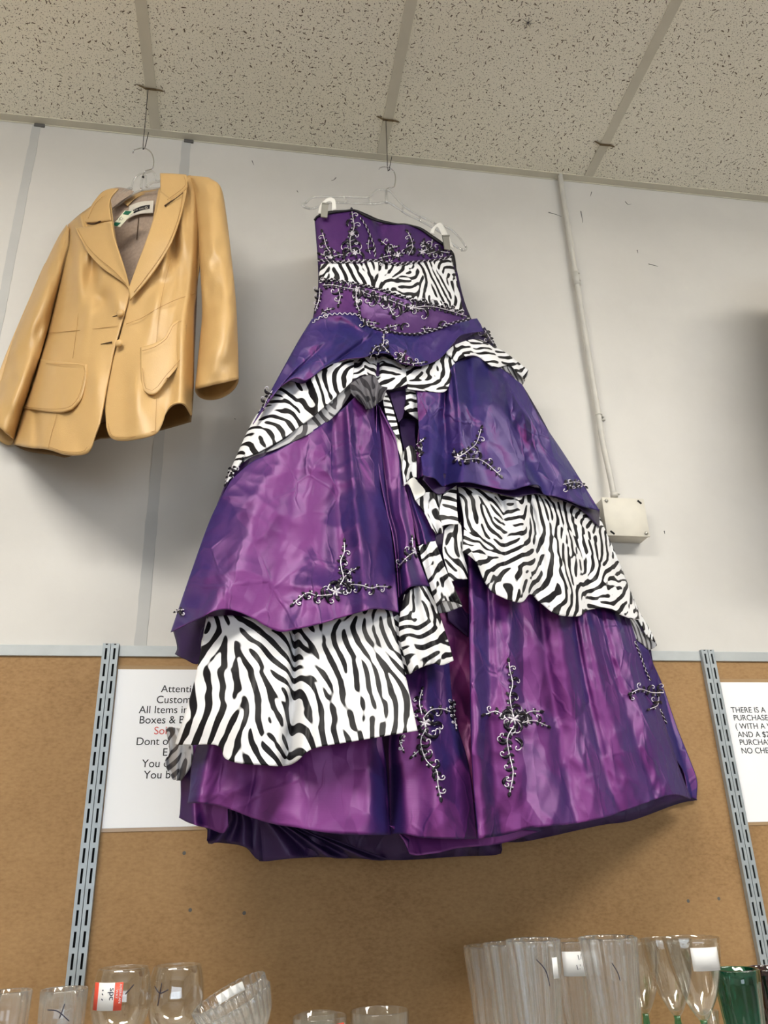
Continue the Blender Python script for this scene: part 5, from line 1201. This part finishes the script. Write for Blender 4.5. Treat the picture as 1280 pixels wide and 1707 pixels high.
# fluted glasses
FL = ((774, 852, 1576, -0.125, 'tall fluted clear glass, leftmost and rearmost of the fluted group'), (806, 888, 1572, -0.205, 'tall fluted clear glass second from left in the fluted group'), (845, 930, 1566, -0.292, 'tall fluted clear glass with a pen line at the front left of the group'),
      (912, 988, 1567, -0.165, 'tall fluted clear glass with a white sticker, behind two front ones'), (968, 1056, 1562, -0.285, 'tall fluted clear glass at the front right, beside the green-stemmed glasses'))
for k, (x0, x1, py, y, lab) in enumerate(FL):
    cx, R, zr_ = px_glass(x0, x1, py, y); h = zr_ - SH
    t = thing('fluted_glass', lab, 'glass', (cx, y, SH), 'tall fluted glasses')
    out = [(R * 0.70, 0.0, 0.2), (R * 0.72, 0.004, 0.5), (R * 0.70, h * 0.15), (R * 0.73, h * 0.35), (R * 0.82, h * 0.6), (R * 0.93, h * 0.85), (R * 0.985, h * 0.96), (R, h - 0.001, 0.8)]
    lathe_obj('glass', wall_prof([tuple(q) for q in out], 0.0030, 0.014), (cx, y, SH), M['flutedglass'], t, 12, 0.06, 144)
    if k == 3: sticker(t, cx, y, SH + h - 0.030, R * 1.01, -0.75, 0.75, 0.034, lines=(('AMERICAN', 0.90, 0.45, 0.0048, M['ink'], -PI / 2), ('WAY', 0.80, 0.25, 0.0048, M['ink'], -PI / 2), ('1/2', 0.40, 0.15, 0.010, M['pen'], 0.2), ('1.96', 0.34, -0.25, 0.010, M['pen'], 0.2)))
    if k == 2:
        sticker(t, cx, y, SH + h - 0.034, R * 1.0, 0.35, 0.62, 0.026, M['sticker']); pen(t, cx, y, lambda z: R * 0.99, [[(-0.25, SH + h - 0.022), (0.05, SH + h - 0.036), (0.15, SH + h - 0.055)]])
    if k == 4: pen(t, cx, y, lambda z: R * 0.99, [[(-0.35, SH + h - 0.030), (-0.2, SH + h - 0.042), (-0.15, SH + h - 0.052)]])
# green-stemmed wine glasses
for k, (x0, x1, py, y, lab) in enumerate(((1022, 1096, 1567, -0.105, 'green-stemmed wine glass mostly hidden behind the front fluted glass'), (1070, 1148, 1564, -0.185, 'green-stemmed wine glass in the middle of its three'), (1107, 1193, 1562, -0.285, 'green-stemmed wine glass with a blank white sticker, at the front'))):
    cx, R, zr_ = px_glass(x0, x1, py, y); h = zr_ - SH; b0 = h - 0.108
    t = thing('wine_glass', lab, 'glass', (cx, y, SH), 'green-stemmed wine glasses')
    bowl = [(0.0055, b0), (0.009, b0 + 0.004), (R * 0.40, b0 + 0.016), (R * 0.62, b0 + 0.034), (R * 0.82, b0 + 0.062), (R * 0.93, b0 + 0.085), (R, h - 0.0006)]
    lathe_obj('bowl', wall_prof([tuple(q) for q in spline(bowl, 20)], 0.0013, b0 + 0.006), (cx, y, SH), M['glass'], t, n=72)
    lathe_obj('stem', [(0.0005, 0.0), (0.034, 0.0), (0.034, 0.0015), (0.018, 0.004), (0.0055, 0.010), (0.0040, 0.03), (0.0045, b0 * 0.6), (0.0058, b0 - 0.012), (0.0048, b0 - 0.004), (0.0054, b0 - 0.0002), (0.0004, b0 - 0.0001)], (cx, y, SH), M['glassgreen'], t, 6, 0.05, 48)
    if k == 2: sticker(t, cx, y, SH + h - 0.026, R * 0.985, -0.55, 0.50, 0.030)
for x0, x1, py, y, nm, lab, mt in ((1189, 1260, 1615, -0.24, 'teal', 'teal green glass tumbler right of the green-stemmed wine glasses', 'teal'), (1247, 1318, 1613, -0.15, 'wine', 'dark wine red glass tumbler behind the teal one, cut by the frame', 'wine')):
    cx, R, zr_ = px_glass(x0, x1, py, y); h = zr_ - SH
    t = thing('tumbler', lab, 'glass', (cx, y, SH), 'coloured glass tumblers')
    lathe_obj('glass', wall_prof([(R * 0.66, 0.0, 0.3), (R * 0.68, 0.004), (R * 0.82, h * 0.5), (R * 0.94, h * 0.85), (R, h - 0.001, 0.3)], 0.0032, 0.012), (cx, y, SH), M[mt], t, 10, 0.03, 120)
# little clear cordial stem behind the front wine glass
cx, R, zr_ = px_glass(1172, 1196, 1683, -0.215); h = zr_ - SH
t = thing('cordial_glass', 'small clear stemmed glass between the wine glasses and the teal tumbler', 'glass', (cx, -0.215, SH))
lathe_obj('glass', wall_prof([(0.017, 0.0), (0.017, 0.0015), (0.006, 0.004), (0.0035, 0.012), (0.0035, h * 0.5), (0.006, h * 0.6), (R * 0.85, h * 0.75), (R, h - 0.0008)], 0.0012, h * 0.64), (cx, -0.215, SH), M['glass'], t, n=40)

# a garment hung beyond the right edge of the picture: only its soft shadow on the wall shows
def copy_tree(o, parent=None, mat=None):
    c = o.copy(); COL.objects.link(c)
    if parent is not None: c.parent = parent
    if mat and c.type == 'MESH':
        for sl in c.material_slots: sl.link = 'OBJECT'; sl.material = mat
    for ch in list(o.children): copy_tree(ch, c, mat)
    return c
g2 = copy_tree(jacket, None, M['darkcloth']); g2.location.x += 1.735; g2.location.y -= 0.075; g2.location.z -= 0.07; g2.rotation_euler.z = math.radians(56)
g2['label'] = 'dark jacket hung on the wall just beyond the right edge of the picture'
